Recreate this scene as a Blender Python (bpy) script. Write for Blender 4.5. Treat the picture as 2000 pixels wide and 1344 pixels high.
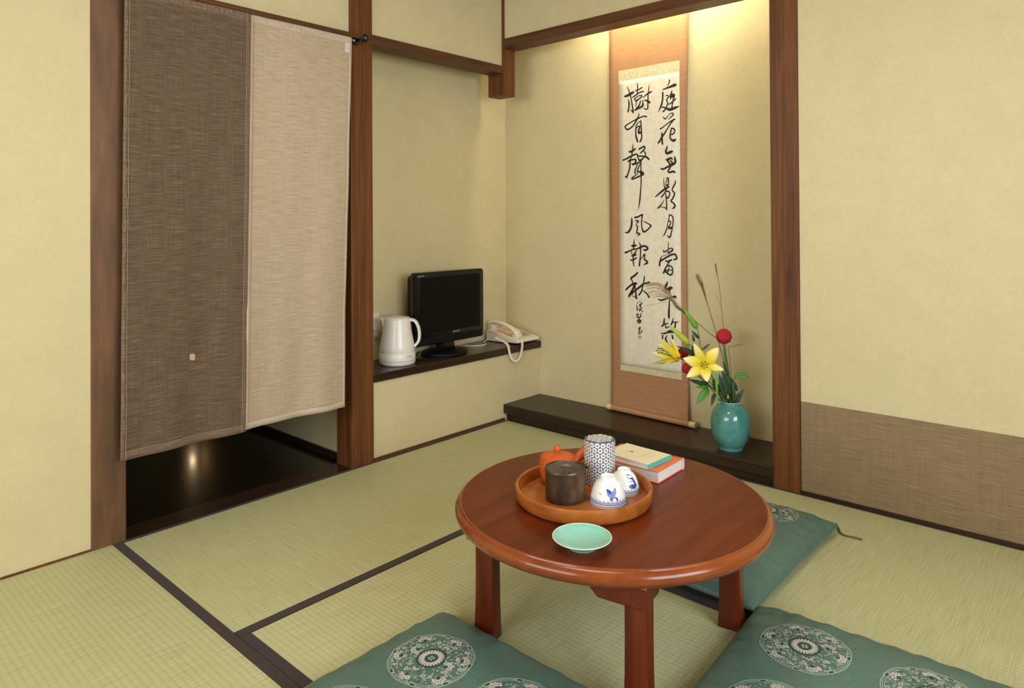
import bpy, bmesh, math, random
from mathutils import Vector, Matrix, noise
R = math.radians
PI = math.pi
sc = bpy.context.scene
COL = sc.collection
for o in list(bpy.data.objects):
    bpy.data.objects.remove(o)

# ------------------------------------------------------------------ camera, light, exposure
# world: x = 0 is the left wall, y = 0 the back wall, z = 0 the mats; metres
FPX, PPY = 1366.3154, 425.2146
CAM = Vector((2.4026, -2.6136, 1.0))
_t, _p, _r = R(41.9836), R(0.3866), R(-0.3256)
_ri = Vector((math.cos(_t), math.sin(_t), 0)); _fo = Vector((-math.sin(_t), math.cos(_t), 0)); _up = Vector((0, 0, 1))
_f2 = math.cos(_p) * _fo + math.sin(_p) * _up; _u2 = -math.sin(_p) * _fo + math.cos(_p) * _up
_r3 = math.cos(_r) * _ri + math.sin(_r) * _u2; _u3 = -math.sin(_r) * _ri + math.cos(_r) * _u2
cd = bpy.data.cameras.new('camera'); cam = bpy.data.objects.new('camera', cd); COL.objects.link(cam)
M3 = Matrix((_r3, _u3, -_f2)).transposed()
cam.matrix_world = Matrix.Translation(CAM) @ M3.to_4x4()
cd.sensor_width = 36; cd.lens = FPX / 2000 * 36; cd.shift_y = -(672 - PPY) / 2000; cd.clip_start = 0.02
sc.camera = cam


def ray(px, py):
    return _f2 + _r3 * ((px - 1000) / FPX) + _u3 * ((PPY - py) / FPX)


def at(px, py, F):
    """point seen at a pixel, F metres in front of the camera"""
    return CAM + ray(px, py) * F


def on_plane(px, py, ax, v):
    d = ray(px, py); return CAM + d * ((v - CAM[ax]) / d[ax])


w = bpy.data.worlds.new('world'); sc.world = w; w.use_nodes = True
w.node_tree.nodes['Background'].inputs[0].default_value = (0.75, 0.85, 1.0, 1)
w.node_tree.nodes['Background'].inputs[1].default_value = 0.6


def area(name, loc, target, sx, sy, power, col):
    l = bpy.data.lights.new(name, 'AREA'); l.shape = 'RECTANGLE'; l.size = sx; l.size_y = sy; l.energy = power; l.color = col
    o = bpy.data.objects.new(name, l); COL.objects.link(o); o.location = loc
    o.rotation_euler = (Vector(target) - Vector(loc)).to_track_quat('-Z', 'Y').to_euler()
    return o


area('daylight_right', (3.62, -1.75, 1.25), (0, -1.3, 0.95), 1.5, 1.2, 68, (0.80, 0.88, 1.0))
area('daylight_behind', (1.2, -4.45, 1.25), (1.0, 0, 0.3), 2.0, 1.3, 62, (0.96, 0.97, 1.0))
sc.view_settings.view_transform = 'Standard'; sc.view_settings.look = 'None'
sc.view_settings.gamma = 1; sc.view_settings.use_curve_mapping = False
sc.view_settings.exposure = -0.06


# ------------------------------------------------------------------ helpers
def lin(*c):
    return tuple(((v / 255) / 12.92 if v / 255 <= 0.04045 else ((v / 255 + 0.055) / 1.055) ** 2.4) for v in c)


class MB:
    def __init__(s):
        s.v = []; s.f = []; s.mi = []

    def add(s, vs, fs, mi=0):
        b = len(s.v); s.v += [tuple(x) for x in vs]; s.f += [tuple(i + b for i in f) for f in fs]; s.mi += [mi] * len(fs)
        return s

    def box(s, x0, x1, y0, y1, z0, z1, mi=0):
        return s.add([(x0, y0, z0), (x1, y0, z0), (x1, y1, z0), (x0, y1, z0), (x0, y0, z1), (x1, y0, z1), (x1, y1, z1), (x0, y1, z1)],
                     [(0, 3, 2, 1), (4, 5, 6, 7), (0, 1, 5, 4), (1, 2, 6, 5), (2, 3, 7, 6), (3, 0, 4, 7)], mi)

    def lathe(s, prof, n=48, c=(0, 0, 0), mi=0, close=False):
        vs = []; fs = []; m = len(prof)
        for i in range(n):
            a = 2 * PI * i / n
            for r, z in prof:
                vs.append((c[0] + max(r, 1e-5) * math.cos(a), c[1] + max(r, 1e-5) * math.sin(a), c[2] + z))
        for i in range(n):
            j = (i + 1) % n
            for k in range(m if close else m - 1):
                k2 = (k + 1) % m
                fs.append((i * m + k, j * m + k, j * m + k2, i * m + k2))
        return s.add(vs, fs, mi)

    def tube(s, pts, rad, n=8, mi=0, caps=True):
        pts = [Vector(p) for p in pts]; L = len(pts)
        rr = rad if isinstance(rad, (list, tuple)) else [rad] * L
        vs = []; fs = []; up = None
        for i, p in enumerate(pts):
            d = (pts[min(i + 1, L - 1)] - pts[max(i - 1, 0)]).normalized()
            if up is None:
                up = Vector((0, 0, 1)) if abs(d.z) < 0.9 else Vector((1, 0, 0))
            a = d.cross(up)
            if a.length < 1e-5: a = d.orthogonal()
            a.normalize(); b = a.cross(d).normalized(); up = b
            for k in range(n):
                t = 2 * PI * k / n
                vs.append(p + (a * math.cos(t) + b * math.sin(t)) * rr[i])
        for i in range(L - 1):
            for k in range(n):
                k2 = (k + 1) % n
                fs.append((i * n + k, i * n + k2, (i + 1) * n + k2, (i + 1) * n + k))
        if caps:
            fs.append(tuple(range(n))); fs.append(tuple((L - 1) * n + k for k in reversed(range(n))))
        return s.add(vs, fs, mi)

    def prism(s, poly, fn, a, b, mi=0):
        """polygon (u, v) extruded from a to b; fn(u, v, w) -> xyz"""
        n = len(poly); vs = [fn(u, v, a) for u, v in poly] + [fn(u, v, b) for u, v in poly]
        fs = [tuple(range(n)), tuple(range(2 * n - 1, n - 1, -1))] + [(i, i + n, (i + 1) % n + n, (i + 1) % n) for i in range(n)]
        return s.add(vs, fs, mi)

    def grid(s, nu, nv, fn, mi=0):
        vs = [fn(i / nu, j / nv) for j in range(nv + 1) for i in range(nu + 1)]
        fs = [(j * (nu + 1) + i, j * (nu + 1) + i + 1, (j + 1) * (nu + 1) + i + 1, (j + 1) * (nu + 1) + i) for j in range(nv) for i in range(nu)]
        return s.add(vs, fs, mi)

    def build(s, name, mat, parent=None, smooth=None, bevel=0, seg=2, fix=True, solid=0, sub=0):
        me = bpy.data.meshes.new(name); me.from_pydata(s.v, [], s.f)
        mats = mat if isinstance(mat, (list, tuple)) else [mat]
        for m in mats: me.materials.append(m)
        if len(mats) > 1: me.polygons.foreach_set('material_index', s.mi)
        bm = bmesh.new(); bm.from_mesh(me)
        if fix: bmesh.ops.recalc_face_normals(bm, faces=bm.faces)
        if bevel: bmesh.ops.bevel(bm, geom=[e for e in bm.edges if len(e.link_faces) == 2 and e.calc_face_angle(0) > 0.5], offset=bevel, segments=seg, affect='EDGES', profile=0.5, clamp_overlap=True)
        bm.to_mesh(me); bm.free()
        if smooth is not None:
            me.shade_smooth()
            me.set_sharp_from_angle(angle=R(smooth))
        o = bpy.data.objects.new(name, me); COL.objects.link(o)
        if parent: o.parent = parent
        if solid:
            m = o.modifiers.new('solid', 'SOLIDIFY'); m.thickness = solid; m.offset = 0
        if sub:
            m = o.modifiers.new('sub', 'SUBSURF'); m.levels = sub; m.render_levels = sub
        return o


def tag(o, label, cat=None, group=None, kind=None):
    o['label'] = label
    if cat: o['category'] = cat
    if group: o['group'] = group
    if kind: o['kind'] = kind
    return o


def thing(name, loc, label, cat, rz=0, group=None):
    o = bpy.data.objects.new(name, None); COL.objects.link(o); o.location = loc; o.rotation_euler = (0, 0, rz); o.empty_display_size = 0.05
    return tag(o, label, cat, group)


def struct(name, mb, mat, label, parent=None, **k):
    o = mb.build(name, mat, parent, **k)
    tag(o, label, None, None, 'structure')
    return o


def catmull(pts, n=6):
    out = []; L = len(pts)
    for i in range(L - 1):
        p0 = pts[max(i - 1, 0)]; p1 = pts[i]; p2 = pts[i + 1]; p3 = pts[min(i + 2, L - 1)]
        for k in range(n):
            t = k / n
            out.append(tuple(0.5 * (2 * b + (c - a) * t + (2 * a - 5 * b + 4 * c - d) * t * t + (3 * b - a - 3 * c + d) * t ** 3) for a, b, c, d in zip(p0, p1, p2, p3)))
    out.append(tuple(pts[-1])); return out


# ------------------------------------------------------------------ materials
class NT:
    def __init__(s, name):
        s.m = bpy.data.materials.new(name); s.m.use_nodes = True; s.t = s.m.node_tree; s.b = s.t.nodes['Principled BSDF']

    def n(s, typ, **kw):
        nd = s.t.nodes.new(typ)
        for k, v in kw.items():
            if hasattr(nd, k): setattr(nd, k, v)
        return nd

    def l(s, a, b): s.t.links.new(a, b)

    def coords(s, scale, loc=(0, 0, 0), kind='Object', rot=(0, 0, 0)):
        tc = s.n('ShaderNodeTexCoord'); mp = s.n('ShaderNodeMapping')
        mp.inputs['Scale'].default_value = scale; mp.inputs['Location'].default_value = loc; mp.inputs['Rotation'].default_value = rot
        s.l(tc.outputs[kind], mp.inputs['Vector']); return mp.outputs[0]

    def noise(s, vec, scale=1, detail=4, rough=0.55, dist=0):
        nd = s.n('ShaderNodeTexNoise'); nd.inputs['Scale'].default_value = scale; nd.inputs['Detail'].default_value = detail
        nd.inputs['Roughness'].default_value = rough; nd.inputs['Distortion'].default_value = dist
        s.l(vec, nd.inputs['Vector']); return nd.outputs['Fac']

    def ramp(s, fac, stops):
        nd = s.n('ShaderNodeValToRGB'); e = nd.color_ramp.elements
        while len(e) < len(stops): e.new(0.5)
        for el, (p, c) in zip(e, stops): el.position = p; el.color = (*c, 1)
        s.l(fac, nd.inputs[0]); return nd.outputs[0]

    def math(s, op, a, b=None):
        nd = s.n('ShaderNodeMath', operation=op)
        for i, v in enumerate((a, b)):
            if v is None: continue
            if isinstance(v, (int, float)): nd.inputs[i].default_value = v
            else: s.l(v, nd.inputs[i])
        return nd.outputs[0]

    def mix(s, f, a, b, mode='MIX'):
        nd = s.n('ShaderNodeMix', data_type='RGBA', blend_type=mode)
        for sock, v in ((nd.inputs['Factor'], f), (nd.inputs[6], a), (nd.inputs[7], b)):
            if isinstance(v, (int, float)): sock.default_value = v
            elif isinstance(v, tuple): sock.default_value = (*v, 1)
            else: s.l(v, sock)
        return nd.outputs[2]

    def bump(s, h, strength=0.2, dist=0.002):
        nd = s.n('ShaderNodeBump'); nd.inputs['Strength'].default_value = strength; nd.inputs['Distance'].default_value = dist
        s.l(h, nd.inputs['Height']); s.l(nd.outputs[0], s.b.inputs['Normal']); return nd

    def set(s, **k):
        for n, v in k.items():
            n = n.replace('_', ' ')
            if isinstance(v, tuple) and len(v) == 3: v = (*v, 1)
            s.b.inputs[n].default_value = v
        return s

    def col(s, c):
        if isinstance(c, tuple): s.b.inputs['Base Color'].default_value = (*c, 1)
        else: s.l(c, s.b.inputs['Base Color'])
        return s


def plain(name, c, rough=0.5, var=0.12, vs=30, bump=0.0, coat=0.0, **k):
    t = NT(name)
    f = t.noise(t.coords((vs, vs, vs)), 1, 4)
    t.col(t.ramp(f, [(0.3, tuple(x * (1 - var) for x in c)), (0.7, tuple(min(1, x * (1 + var)) for x in c))]))
    t.set(Roughness=rough, Coat_Weight=coat, Coat_Roughness=0.12, **k)
    if bump: t.bump(f, bump, 0.001)
    return t.m


def wood(name, c1, c2, axis, rough=0.45, coat=0.0, across=38, along=1.6, bump=0.12, patch=0.35, seed=0, spec=0.28):
    t = NT(name)
    s = [across] * 3; s[axis] = along
    v = t.coords(tuple(s), (seed, seed * 1.7, seed * 0.3))
    g = t.noise(v, 1, 7, 0.62, 0.6)
    s2 = [across * 3.2] * 3; s2[axis] = along * 3
    g2 = t.noise(t.coords(tuple(s2)), 1, 3)
    s3 = [6] * 3; s3[axis] = 2
    g3 = t.noise(t.coords(tuple(s3), (seed, 3, 1)), 1, 3)
    f = t.math('ADD', t.math('MULTIPLY', g, 0.7), t.math('MULTIPLY', g2, 0.3))
    c = t.ramp(f, [(0.34, c1), (0.5, tuple((a + b) / 2 for a, b in zip(c1, c2))), (0.66, c2)])
    c = t.mix(t.math('MULTIPLY', g3, patch), c, c1)
    t.col(c); t.set(Roughness=rough, Coat_Weight=coat, Coat_Roughness=0.12, Specular_IOR_Level=spec)
    t.bump(f, bump, 0.0012)
    return t.m


def m_wall():
    t = NT('wall_plaster')
    n1 = t.noise(t.coords((9, 9, 9)), 1, 5, 0.6)
    n2 = t.noise(t.coords((160, 160, 160)), 1, 3)
    n3 = t.noise(t.coords((55, 55, 55)), 1, 6, 0.75)
    c = t.ramp(n1, [(0.35, lin(205, 192, 148)), (0.65, lin(212, 199, 155))])
    c = t.mix(0.35, c, t.ramp(n3, [(0.33, lin(196, 181, 135)), (0.5, lin(208, 195, 151)), (0.7, lin(216, 204, 164))]))
    t.col(c).set(Roughness=0.85)
    t.bump(n2, 0.12, 0.0012); return t.m


def m_tatami(axis):
    """axis: the direction the long side (and the furrows) runs"""
    t = NT('tatami_rush_%s' % 'xy'[axis])
    tc = t.n('ShaderNodeTexCoord'); sp = t.n('ShaderNodeSeparateXYZ'); t.l(tc.outputs['Object'], sp.inputs[0])
    acr = sp.outputs[1 - axis]; alg = sp.outputs[axis]
    ph = t.math('MULTIPLY', acr, 2 * PI / 0.0155)
    fur = t.math('POWER', t.math('ABSOLUTE', t.math('SINE', t.math('MULTIPLY', ph, 0.5))), 0.45)
    s = [8, 8, 8]; s[1 - axis] = 8; s[axis] = 300
    rush = t.noise(t.coords(tuple(s)), 1, 4, 0.6)
    s4 = [90, 90, 90]; s4[axis] = 480
    knot = t.noise(t.coords(tuple(s4)), 1, 2)
    big = t.noise(t.coords((2.2, 2.2, 2.2)), 1, 3)
    c = t.ramp(rush, [(0.28, lin(164, 161, 113)), (0.5, lin(189, 186, 139)), (0.72, lin(206, 204, 163))])
    c = t.mix(t.math('MULTIPLY', big, 0.5), c, lin(176, 182, 138))
    c = t.mix(t.math('MULTIPLY', t.math('SUBTRACT', 1, fur), 0.23), c, lin(132, 124, 76))
    t.col(c).set(Roughness=0.58)
    t.bump(t.math('ADD', t.math('MULTIPLY', fur, 1.0), t.math('MULTIPLY', t.math('ADD', rush, knot), 0.5)), 0.35, 0.0015); return t.m


def m_cloth(name, c1, c2, c3, hor=(14, 14, 420), ver=(300, 300, 8), rough=0.9, bump=0.35, thru=0.0, sheen=0.1, vw=0.2):
    t = NT(name)
    a = t.noise(t.coords(hor), 1, 4, 0.7); b = t.noise(t.coords(ver), 1, 3, 0.6)
    f = t.math('ADD', t.math('MULTIPLY', a, 1 - vw), t.math('MULTIPLY', b, vw))
    t.col(t.ramp(f, [(0.34, c1), (0.5, c2), (0.66, c3)])).set(Roughness=rough, Sheen_Weight=sheen)
    t.bump(f, bump, 0.0012)
    if thru:
        tr = t.n('ShaderNodeBsdfTransparent'); mx = t.n('ShaderNodeMixShader'); mx.inputs[0].default_value = thru
        out = t.t.nodes['Material Output']
        t.l(t.b.outputs[0], mx.inputs[1]); t.l(tr.outputs[0], mx.inputs[2]); t.l(mx.outputs[0], out.inputs[0])
    return t.m


def m_emit(name, c, s):
    t = NT(name); t.set(Base_Color=c, Emission_Color=c, Emission_Strength=s); return t.m


WALL = m_wall()
TAT = [m_tatami(0), m_tatami(1)]
HERI = m_cloth('mat_border_cloth', lin(32, 21, 18), lin(44, 30, 26), lin(58, 41, 36), (500, 500, 500), (260, 260, 260), 0.7, 0.2)
POST = wood('post_wood', lin(72, 40, 17), lin(130, 80, 40), 2, 0.5)
POST1 = wood('post_wood_knotty', lin(84, 62, 42), lin(146, 102, 66), 2, 0.5, across=16, along=2.6, patch=0.85, seed=4)
BEAMX = wood('beam_wood_x', lin(70, 42, 22), lin(112, 72, 42), 0, 0.5)
BEAMY = wood('beam_wood_y', lin(70, 42, 22), lin(112, 72, 42), 1, 0.5)
DARKX = wood('dark_board_x', lin(36, 24, 15), lin(58, 40, 26), 0, 0.36, 0.1, patch=0.2)
DARKY = wood('dark_board_y', lin(40, 24, 18), lin(60, 38, 28), 1, 0.28, 0.3, patch=0.2)
HALL = wood('hall_floor_wood', lin(22, 13, 9), lin(34, 20, 14), 1, 0.22, 0.4)
WAIN = m_cloth('wainscot_cloth', lin(120, 99, 70), lin(137, 115, 84), lin(154, 132, 100), (10, 10, 260), (180, 180, 8), 0.9, 0.25)
CEIL = wood('ceiling_board', lin(176, 146, 98), lin(206, 178, 128), 0, 0.6)
NOR_D = m_cloth('noren_brown_linen', lin(78, 61, 45), lin(102, 84, 64), lin(134, 114, 91), thru=0.15)
NOR_L = m_cloth('noren_beige_linen', lin(160, 141, 114), lin(180, 161, 134), lin(196, 178, 153), thru=0.02)
NOR_DH = m_cloth('noren_brown_hem', lin(90, 69, 54), lin(112, 90, 72), lin(140, 118, 98))
NOR_LH = m_cloth('noren_beige_hem', lin(174, 152, 130), lin(192, 172, 149), lin(206, 188, 166))
STITCH = plain('stitch_thread', lin(176, 158, 132), 0.8)
BLACKP = plain('black_lacquer', lin(16, 15, 14), 0.25, coat=0.4)
INK = plain('ink', lin(30, 26, 16), 0.75)

# ------------------------------------------------------------------ the room shell
CZ = 2.17
YA, YB = -4.2, 0.30
# mats and the slab under them
fl = struct('floor', MB().box(-0.02, 3.42, -4.22, 0.3, -0.12, -0.052), DARKX, 'tatami floor of the room')


def mat_(x0, x1, y0, y1, axis, h0=0.026, h1=0.026):
    o = MB().box(x0 + 0.0008, x1 - 0.0008, y0 + 0.0008, y1 - 0.0008, -0.05, 0).build('tatami_mat', TAT[axis], fl, bevel=0.002)
    for k, hw in ((0, h0), (1, h1)):
        if not hw: continue
        if axis == 0:
            a, b = (y0 + 0.0006, y0 + hw) if k == 0 else (y1 - hw, y1 - 0.0006)
            MB().box(x0 + 0.001, x1 - 0.001, a, b, -0.045, 0.0012).build('cloth_border', HERI, o, bevel=0.0008)
        else:
            a, b = (x0 + 0.0006, x0 + hw) if k == 0 else (x1 - hw, x1 - 0.0006)
            MB().box(a, b, y0 + 0.001, y1 - 0.001, -0.045, 0.0012).build('cloth_border', HERI, o, bevel=0.0008)
    return o


mat_(0.002, 0.774, -1.796, 0.0, 1, 0.016, 0.030)
mat_(0.774, 2.60, -1.796, -0.898, 0, 0.028, 0.028)
mat_(0.774, 2.60, -0.898, 0.0, 0, 0.028, 0.014)
mat_(0.002, 1.85, -2.70, -1.796, 0, 0.028, 0.028)
mat_(1.85, 3.38, -2.70, -1.796, 0, 0.028, 0.028)
mat_(2.60, 3.38, -1.796, 0.0, 1, 0.028, 0.028)
mat_(0.002, 1.85, -4.18, -2.70, 0, 0.028, 0.028)
mat_(1.85, 3.38, -4.18, -2.70, 0, 0.028, 0.028)

# left wall and what continues it
struct('wall_left', MB().box(-0.12, 0.0, YA, -1.881, 0, CZ), WALL, 'cream plaster wall left of the doorway')
struct('wall_over_doorway', MB().box(-0.085, -0.008, -1.784, -0.929, 1.70, CZ), WALL, 'cream plaster wall above the doorway curtain')
struct('wall_over_alcove', MB().box(-0.085, -0.008, -0.821, 0.0, 1.79, CZ), WALL, 'cream plaster drop wall above the shelf alcove')
struct('wall_below_shelf', MB().box(-0.235, 0.0, -0.82, 0.276, 0, 0.330), WALL, 'low cream plaster wall under the shelf')
struct('wall_alcove', MB().box(-0.30, -0.245, -0.84, 0.33, 0, CZ), WALL, 'plaster wall behind the television shelf')
struct('wall_tokonoma', MB().box(-0.245, 1.56, 0.276, 0.34, 0, CZ), WALL, 'plaster wall behind the hanging scroll')
struct('wall_tokonoma_side', MB().box(1.44, 1.50, 0.1, 0.276, 0, CZ), WALL, 'side wall of the scroll alcove')
struct('wall_over_tokonoma', MB().box(0.0, 1.366, 0.008, 0.085, 1.931, CZ), WALL, 'plaster drop wall above the scroll alcove')
wb = struct('wall_back', MB().box(1.468, 3.42, 0.004, 0.1, 0, CZ), WALL, 'cream plaster wall right of the scroll alcove')
tag(MB().box(1.469, 3.41, 0.0022, 0.005, 0.012, 0.338).build('wainscot_cloth', WAIN, wb), 'taupe woven cloth dado')
# doorway hall
struct('wall_hall_side', MB().box(-1.5, -0.10, -0.888, -0.82, 0, CZ), WALL, 'plaster wall inside the dark hall')
struct('wall_hall_far', MB().box(-1.56, -1.5, -2.6, -0.8, 0, CZ), WALL, 'far plaster wall of the hall')
struct('wall_hall_near', MB().box(-1.5, -0.12, -2.6, -2.5, 0, CZ), WALL, 'near plaster wall of the hall')
struct('floor_hall', MB().box(-1.56, -0.105, -2.6, -0.82, -0.10, -0.006), HALL, 'dark polished wooden floor of the hall')
struct('baseboard_hall', MB().box(-1.5, -0.10, -0.898, -0.886, -0.006, 0.022), DARKX, 'dark skirting strip in the hall')
# walls behind the camera, each with a window opening
wr = MB()
for b in ((3.40, 3.50, YA, -2.5, 0, CZ), (3.40, 3.50, -1.0, 0.1, 0, CZ), (3.40, 3.50, -2.5, -1.0, 0, 0.65), (3.40, 3.50, -2.5, -1.0, 1.85, CZ)): wr.box(*b)
struct('wall_right', wr, WALL, 'plaster wall with the window')
wf = MB()
for b in ((-0.12, 0.2, -4.32, YA, 0, CZ), (2.2, 3.5, -4.32, YA, 0, CZ), (0.2, 2.2, -4.32, YA, 0, 0.6), (0.2, 2.2, -4.32, YA, 1.95, CZ)): wf.box(*b)
struct('wall_front', wf, WALL, 'plaster wall behind the viewer')
for nm, fn in (('window_1', lambda a, b, c, d: (3.43, 3.46, -2.5 + a * 1.5, -2.5 + b * 1.5, 0.65 + c * 1.2, 0.65 + d * 1.2)),
               ('window_2', lambda a, b, c, d: (0.2 + a * 2.0, 0.2 + b * 2.0, -4.28, -4.25, 0.6 + c * 1.35, 0.6 + d * 1.35))):
    m = MB()
    for q in ((0, 0.03, 0, 1), (0.97, 1, 0, 1), (0.49, 0.51, 0, 1), (0, 1, 0, 0.04), (0, 1, 0.96, 1)): m.box(*fn(*q))
    struct(nm, m, DARKY, 'window with a dark wooden frame')
struct('ceiling', MB().box(-1.6, 3.5, -4.32, 0.4, CZ, CZ + 0.06), CEIL, 'wooden board ceiling')

# posts, beams, trims
struct('trim_1', MB().box(-0.11, 0.006, -1.882, -1.783, -0.04, CZ), POST1, 'knotty brown post left of the doorway curtain', bevel=0.003)
struct('trim_2', MB().box(-0.105, 0.004, -0.93, -0.820, -0.04, CZ), POST, 'dark brown post right of the doorway curtain', bevel=0.003)
struct('trim_3', MB().box(1.366, 1.467, -0.008, 0.10, -0.04, CZ), POST, 'brown post right of the hanging scroll', bevel=0.003)
struct('trim_4', MB().box(-0.112, -0.001, 0.001, 0.088, 1.648, CZ), POST, 'short hanging post at the corner of both alcoves', bevel=0.003)
struct('trim_5', MB().box(-0.098, 0.003, -0.8205, 0.0, 1.757, 1.794), BEAMY, 'beam above the television shelf', bevel=0.002)
struct('trim_6', MB().box(-0.001, 1.3665, -0.004, 0.092, 1.884, 1.932), BEAMX, 'beam above the scroll alcove', bevel=0.002)
struct('trim_7', MB().box(-0.098, -0.002, -1.7835, -0.9295, 1.655, 1.702), BEAMY, 'lintel behind the doorway curtain', bevel=0.002)
struct('trim_8', MB().box(-0.106, 0.0015, -1.7835, -0.8205, -0.05, -0.001), DARKY, 'dark wooden threshold of the doorway', bevel=0.002)
struct('trim_9', MB().box(-0.0085, 0.001, -0.006, 0.006, 1.79, CZ), POST, 'slim corner strip between the drop walls')
struct('trim_10', MB().box(-0.008, 0.022, YA, -0.0, 2.138, CZ), BEAMY, 'dark ceiling moulding on the left wall')
struct('trim_11', MB().box(0.0, 3.4, -0.018, 0.008, 2.138, CZ), BEAMX, 'dark ceiling moulding on the back wall')
struct('baseboard_left', MB().box(-0.001, 0.004, YA, -1.882, 0.0, 0.006), POST, 'thin strip at the foot of the left wall')
struct('baseboard_alcove', MB().box(-0.001, 0.007, -0.82, -0.012, 0.0, 0.014), BEAMY, 'thin brown strip under the low wall')
struct('baseboard_back', MB().box(1.467, 3.4, -0.006, 0.004, 0.0, 0.013), DARKX, 'dark strip at the foot of the back wall')

# raised board of the scroll alcove
tp = thing('alcove_platform', (0.68, 0.13, 0), 'dark wooden raised floor board under the hanging scroll', 'platform')
MB().box(-0.689, 0.687, -0.146, 0.146, 0.036, 0.082).build('board', DARKX, tp, bevel=0.006, seg=3)
MB().box(-0.678, 0.686, -0.124, 0.146, -0.02, 0.036).build('kick_board', DARKX, tp, bevel=0.001)
# shelf
sh = MB().box(-0.245, 0.008, -0.8195, 0.2755, 0.330, 0.366).build('wall_shelf', DARKY, bevel=0.003)
tag(sh, 'long dark wooden shelf board carrying the television, kettle and telephone', 'shelf')

# ------------------------------------------------------------------ lamps of the place
lt = thing('alcove_lamp', (0.78, 0.115, 2.09), 'slim fluorescent lamp hidden behind the beam over the scroll', 'lamp')
MB().box(-0.42, 0.42, -0.028, 0.03, 0.03, 0.079).build('lamp_housing', plain('lamp_white', lin(230, 226, 214), 0.5), lt, bevel=0.004)
MB().tube([(-0.40, 0, 0.012), (0.40, 0, 0.012)], 0.012, 12).build('lamp_tube', m_emit('tube_glow', (1.0, 0.93, 0.76), 66), lt, smooth=40)
cl = thing('ceiling_lamp', (1.30, -1.45, 2.17), 'square white ceiling lamp in a wooden frame', 'lamp')
MB().box(-0.30, 0.30, -0.30, 0.30, -0.085, -0.02).build('diffuser', m_emit('paper_glow', (1.0, 0.93, 0.80), 9), cl, bevel=0.004)
m = MB()
for b in ((-0.33, 0.33, -0.33, -0.30), (-0.33, 0.33, 0.30, 0.33), (-0.33, -0.30, -0.30, 0.30), (0.30, 0.33, -0.30, 0.30)): m.box(*b, -0.095, 0)
m.build('lamp_frame', BEAMX, cl)
fo = thing('foot_lamp', (-1.44, -0.945, 0.275), 'small glowing foot lamp on the hall wall behind the curtain', 'lamp')
MB().box(-0.06, -0.02, -0.05, 0.05, -0.05, 0.06).build('lamp_plate', POST, fo)
MB().box(-0.02, 0.006, -0.011, 0.011, -0.015, 0.018).build('lamp_glass', m_emit('foot_glow', (1.0, 0.72, 0.40), 18), fo, bevel=0.006)


def off(mb, root):
    l = root.location; mb.v = [(x - l[0], y - l[1], z - l[2]) for x, y, z in mb.v]; return mb


def text(body, size, mat, parent, mtx, name='lettering', sx=1.0, depth=0.0):
    c = bpy.data.curves.new('txt', 'FONT'); c.body = body; c.size = size; c.align_x = 'CENTER'; c.align_y = 'CENTER'; c.extrude = depth; c.resolution_u = 3
    t = bpy.data.objects.new('txt', c); COL.objects.link(t)
    bpy.context.view_layer.update()
    me = bpy.data.meshes.new_from_object(t.evaluated_get(bpy.context.evaluated_depsgraph_get()))
    bpy.data.objects.remove(t); bpy.data.curves.remove(c)
    me.name = name; me.materials.clear(); me.materials.append(mat)
    o = bpy.data.objects.new(name, me); COL.objects.link(o); o.parent = parent
    me.transform(mtx @ Matrix.Diagonal((sx, 1, 1, 1))); return o


def frame_mtx(origin, xdir, ydir):
    x = Vector(xdir).normalized(); y = Vector(ydir).normalized(); z = x.cross(y).normalized(); y = z.cross(x)
    return Matrix.Translation(Vector(origin)) @ Matrix((x, y, z)).transposed().to_4x4()


def rrect(w, h, r, n=5):
    out = []
    for cx, cy, a0 in ((w - r, h - r, 0), (-w + r, h - r, 90), (-w + r, -h + r, 180), (w - r, -h + r, 270)):
        for k in range(n + 1):
            a = R(a0 + 90 * k / n); out.append((cx + r * math.cos(a), cy + r * math.sin(a)))
    return out


# ------------------------------------------------------------------ low round table
TBL = Vector((1.43, -1.18, 0)); TH = 0.33
TABLE = wood('table_wood', lin(80, 27, 8), lin(112, 46, 15), 1, 0.27, 0.04, across=14, along=1.2, bump=0.03, patch=0.25, seed=2, spec=0.16)
TABLEV = wood('table_leg_wood', lin(78, 25, 7), lin(110, 43, 14), 2, 0.34, 0.15, across=24, along=1.5, bump=0.04, patch=0.2)
EDGE = wood('table_edge_wood', lin(108, 46, 15), lin(142, 72, 30), 1, 0.25, 0.4, across=14, along=2, bump=0.03, patch=0.2, seed=5)
tb = thing('low_table', TBL, 'low round reddish-brown wooden table in the middle of the mats', 'table')
MB().lathe([(0, TH - 0.036), (0.352, TH - 0.036), (0.352, TH - 0.004), (0.3625, TH), (0.361, TH), (0, TH)], 128).build('table_top', TABLE, tb, smooth=35)
MB().lathe([(0.352, TH - 0.038), (0.364, TH - 0.0375), (0.372, TH - 0.033), (0.3775, TH - 0.024), (0.3785, TH - 0.017), (0.3755, TH - 0.0095), (0.370, TH - 0.0045), (0.3665, TH - 0.0035), (0.3655, TH - 0.0008), (0.3625, TH + 0.0001), (0.356, TH - 0.003)], 128, close=True).build('table_rim', EDGE, tb, smooth=50)
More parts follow.
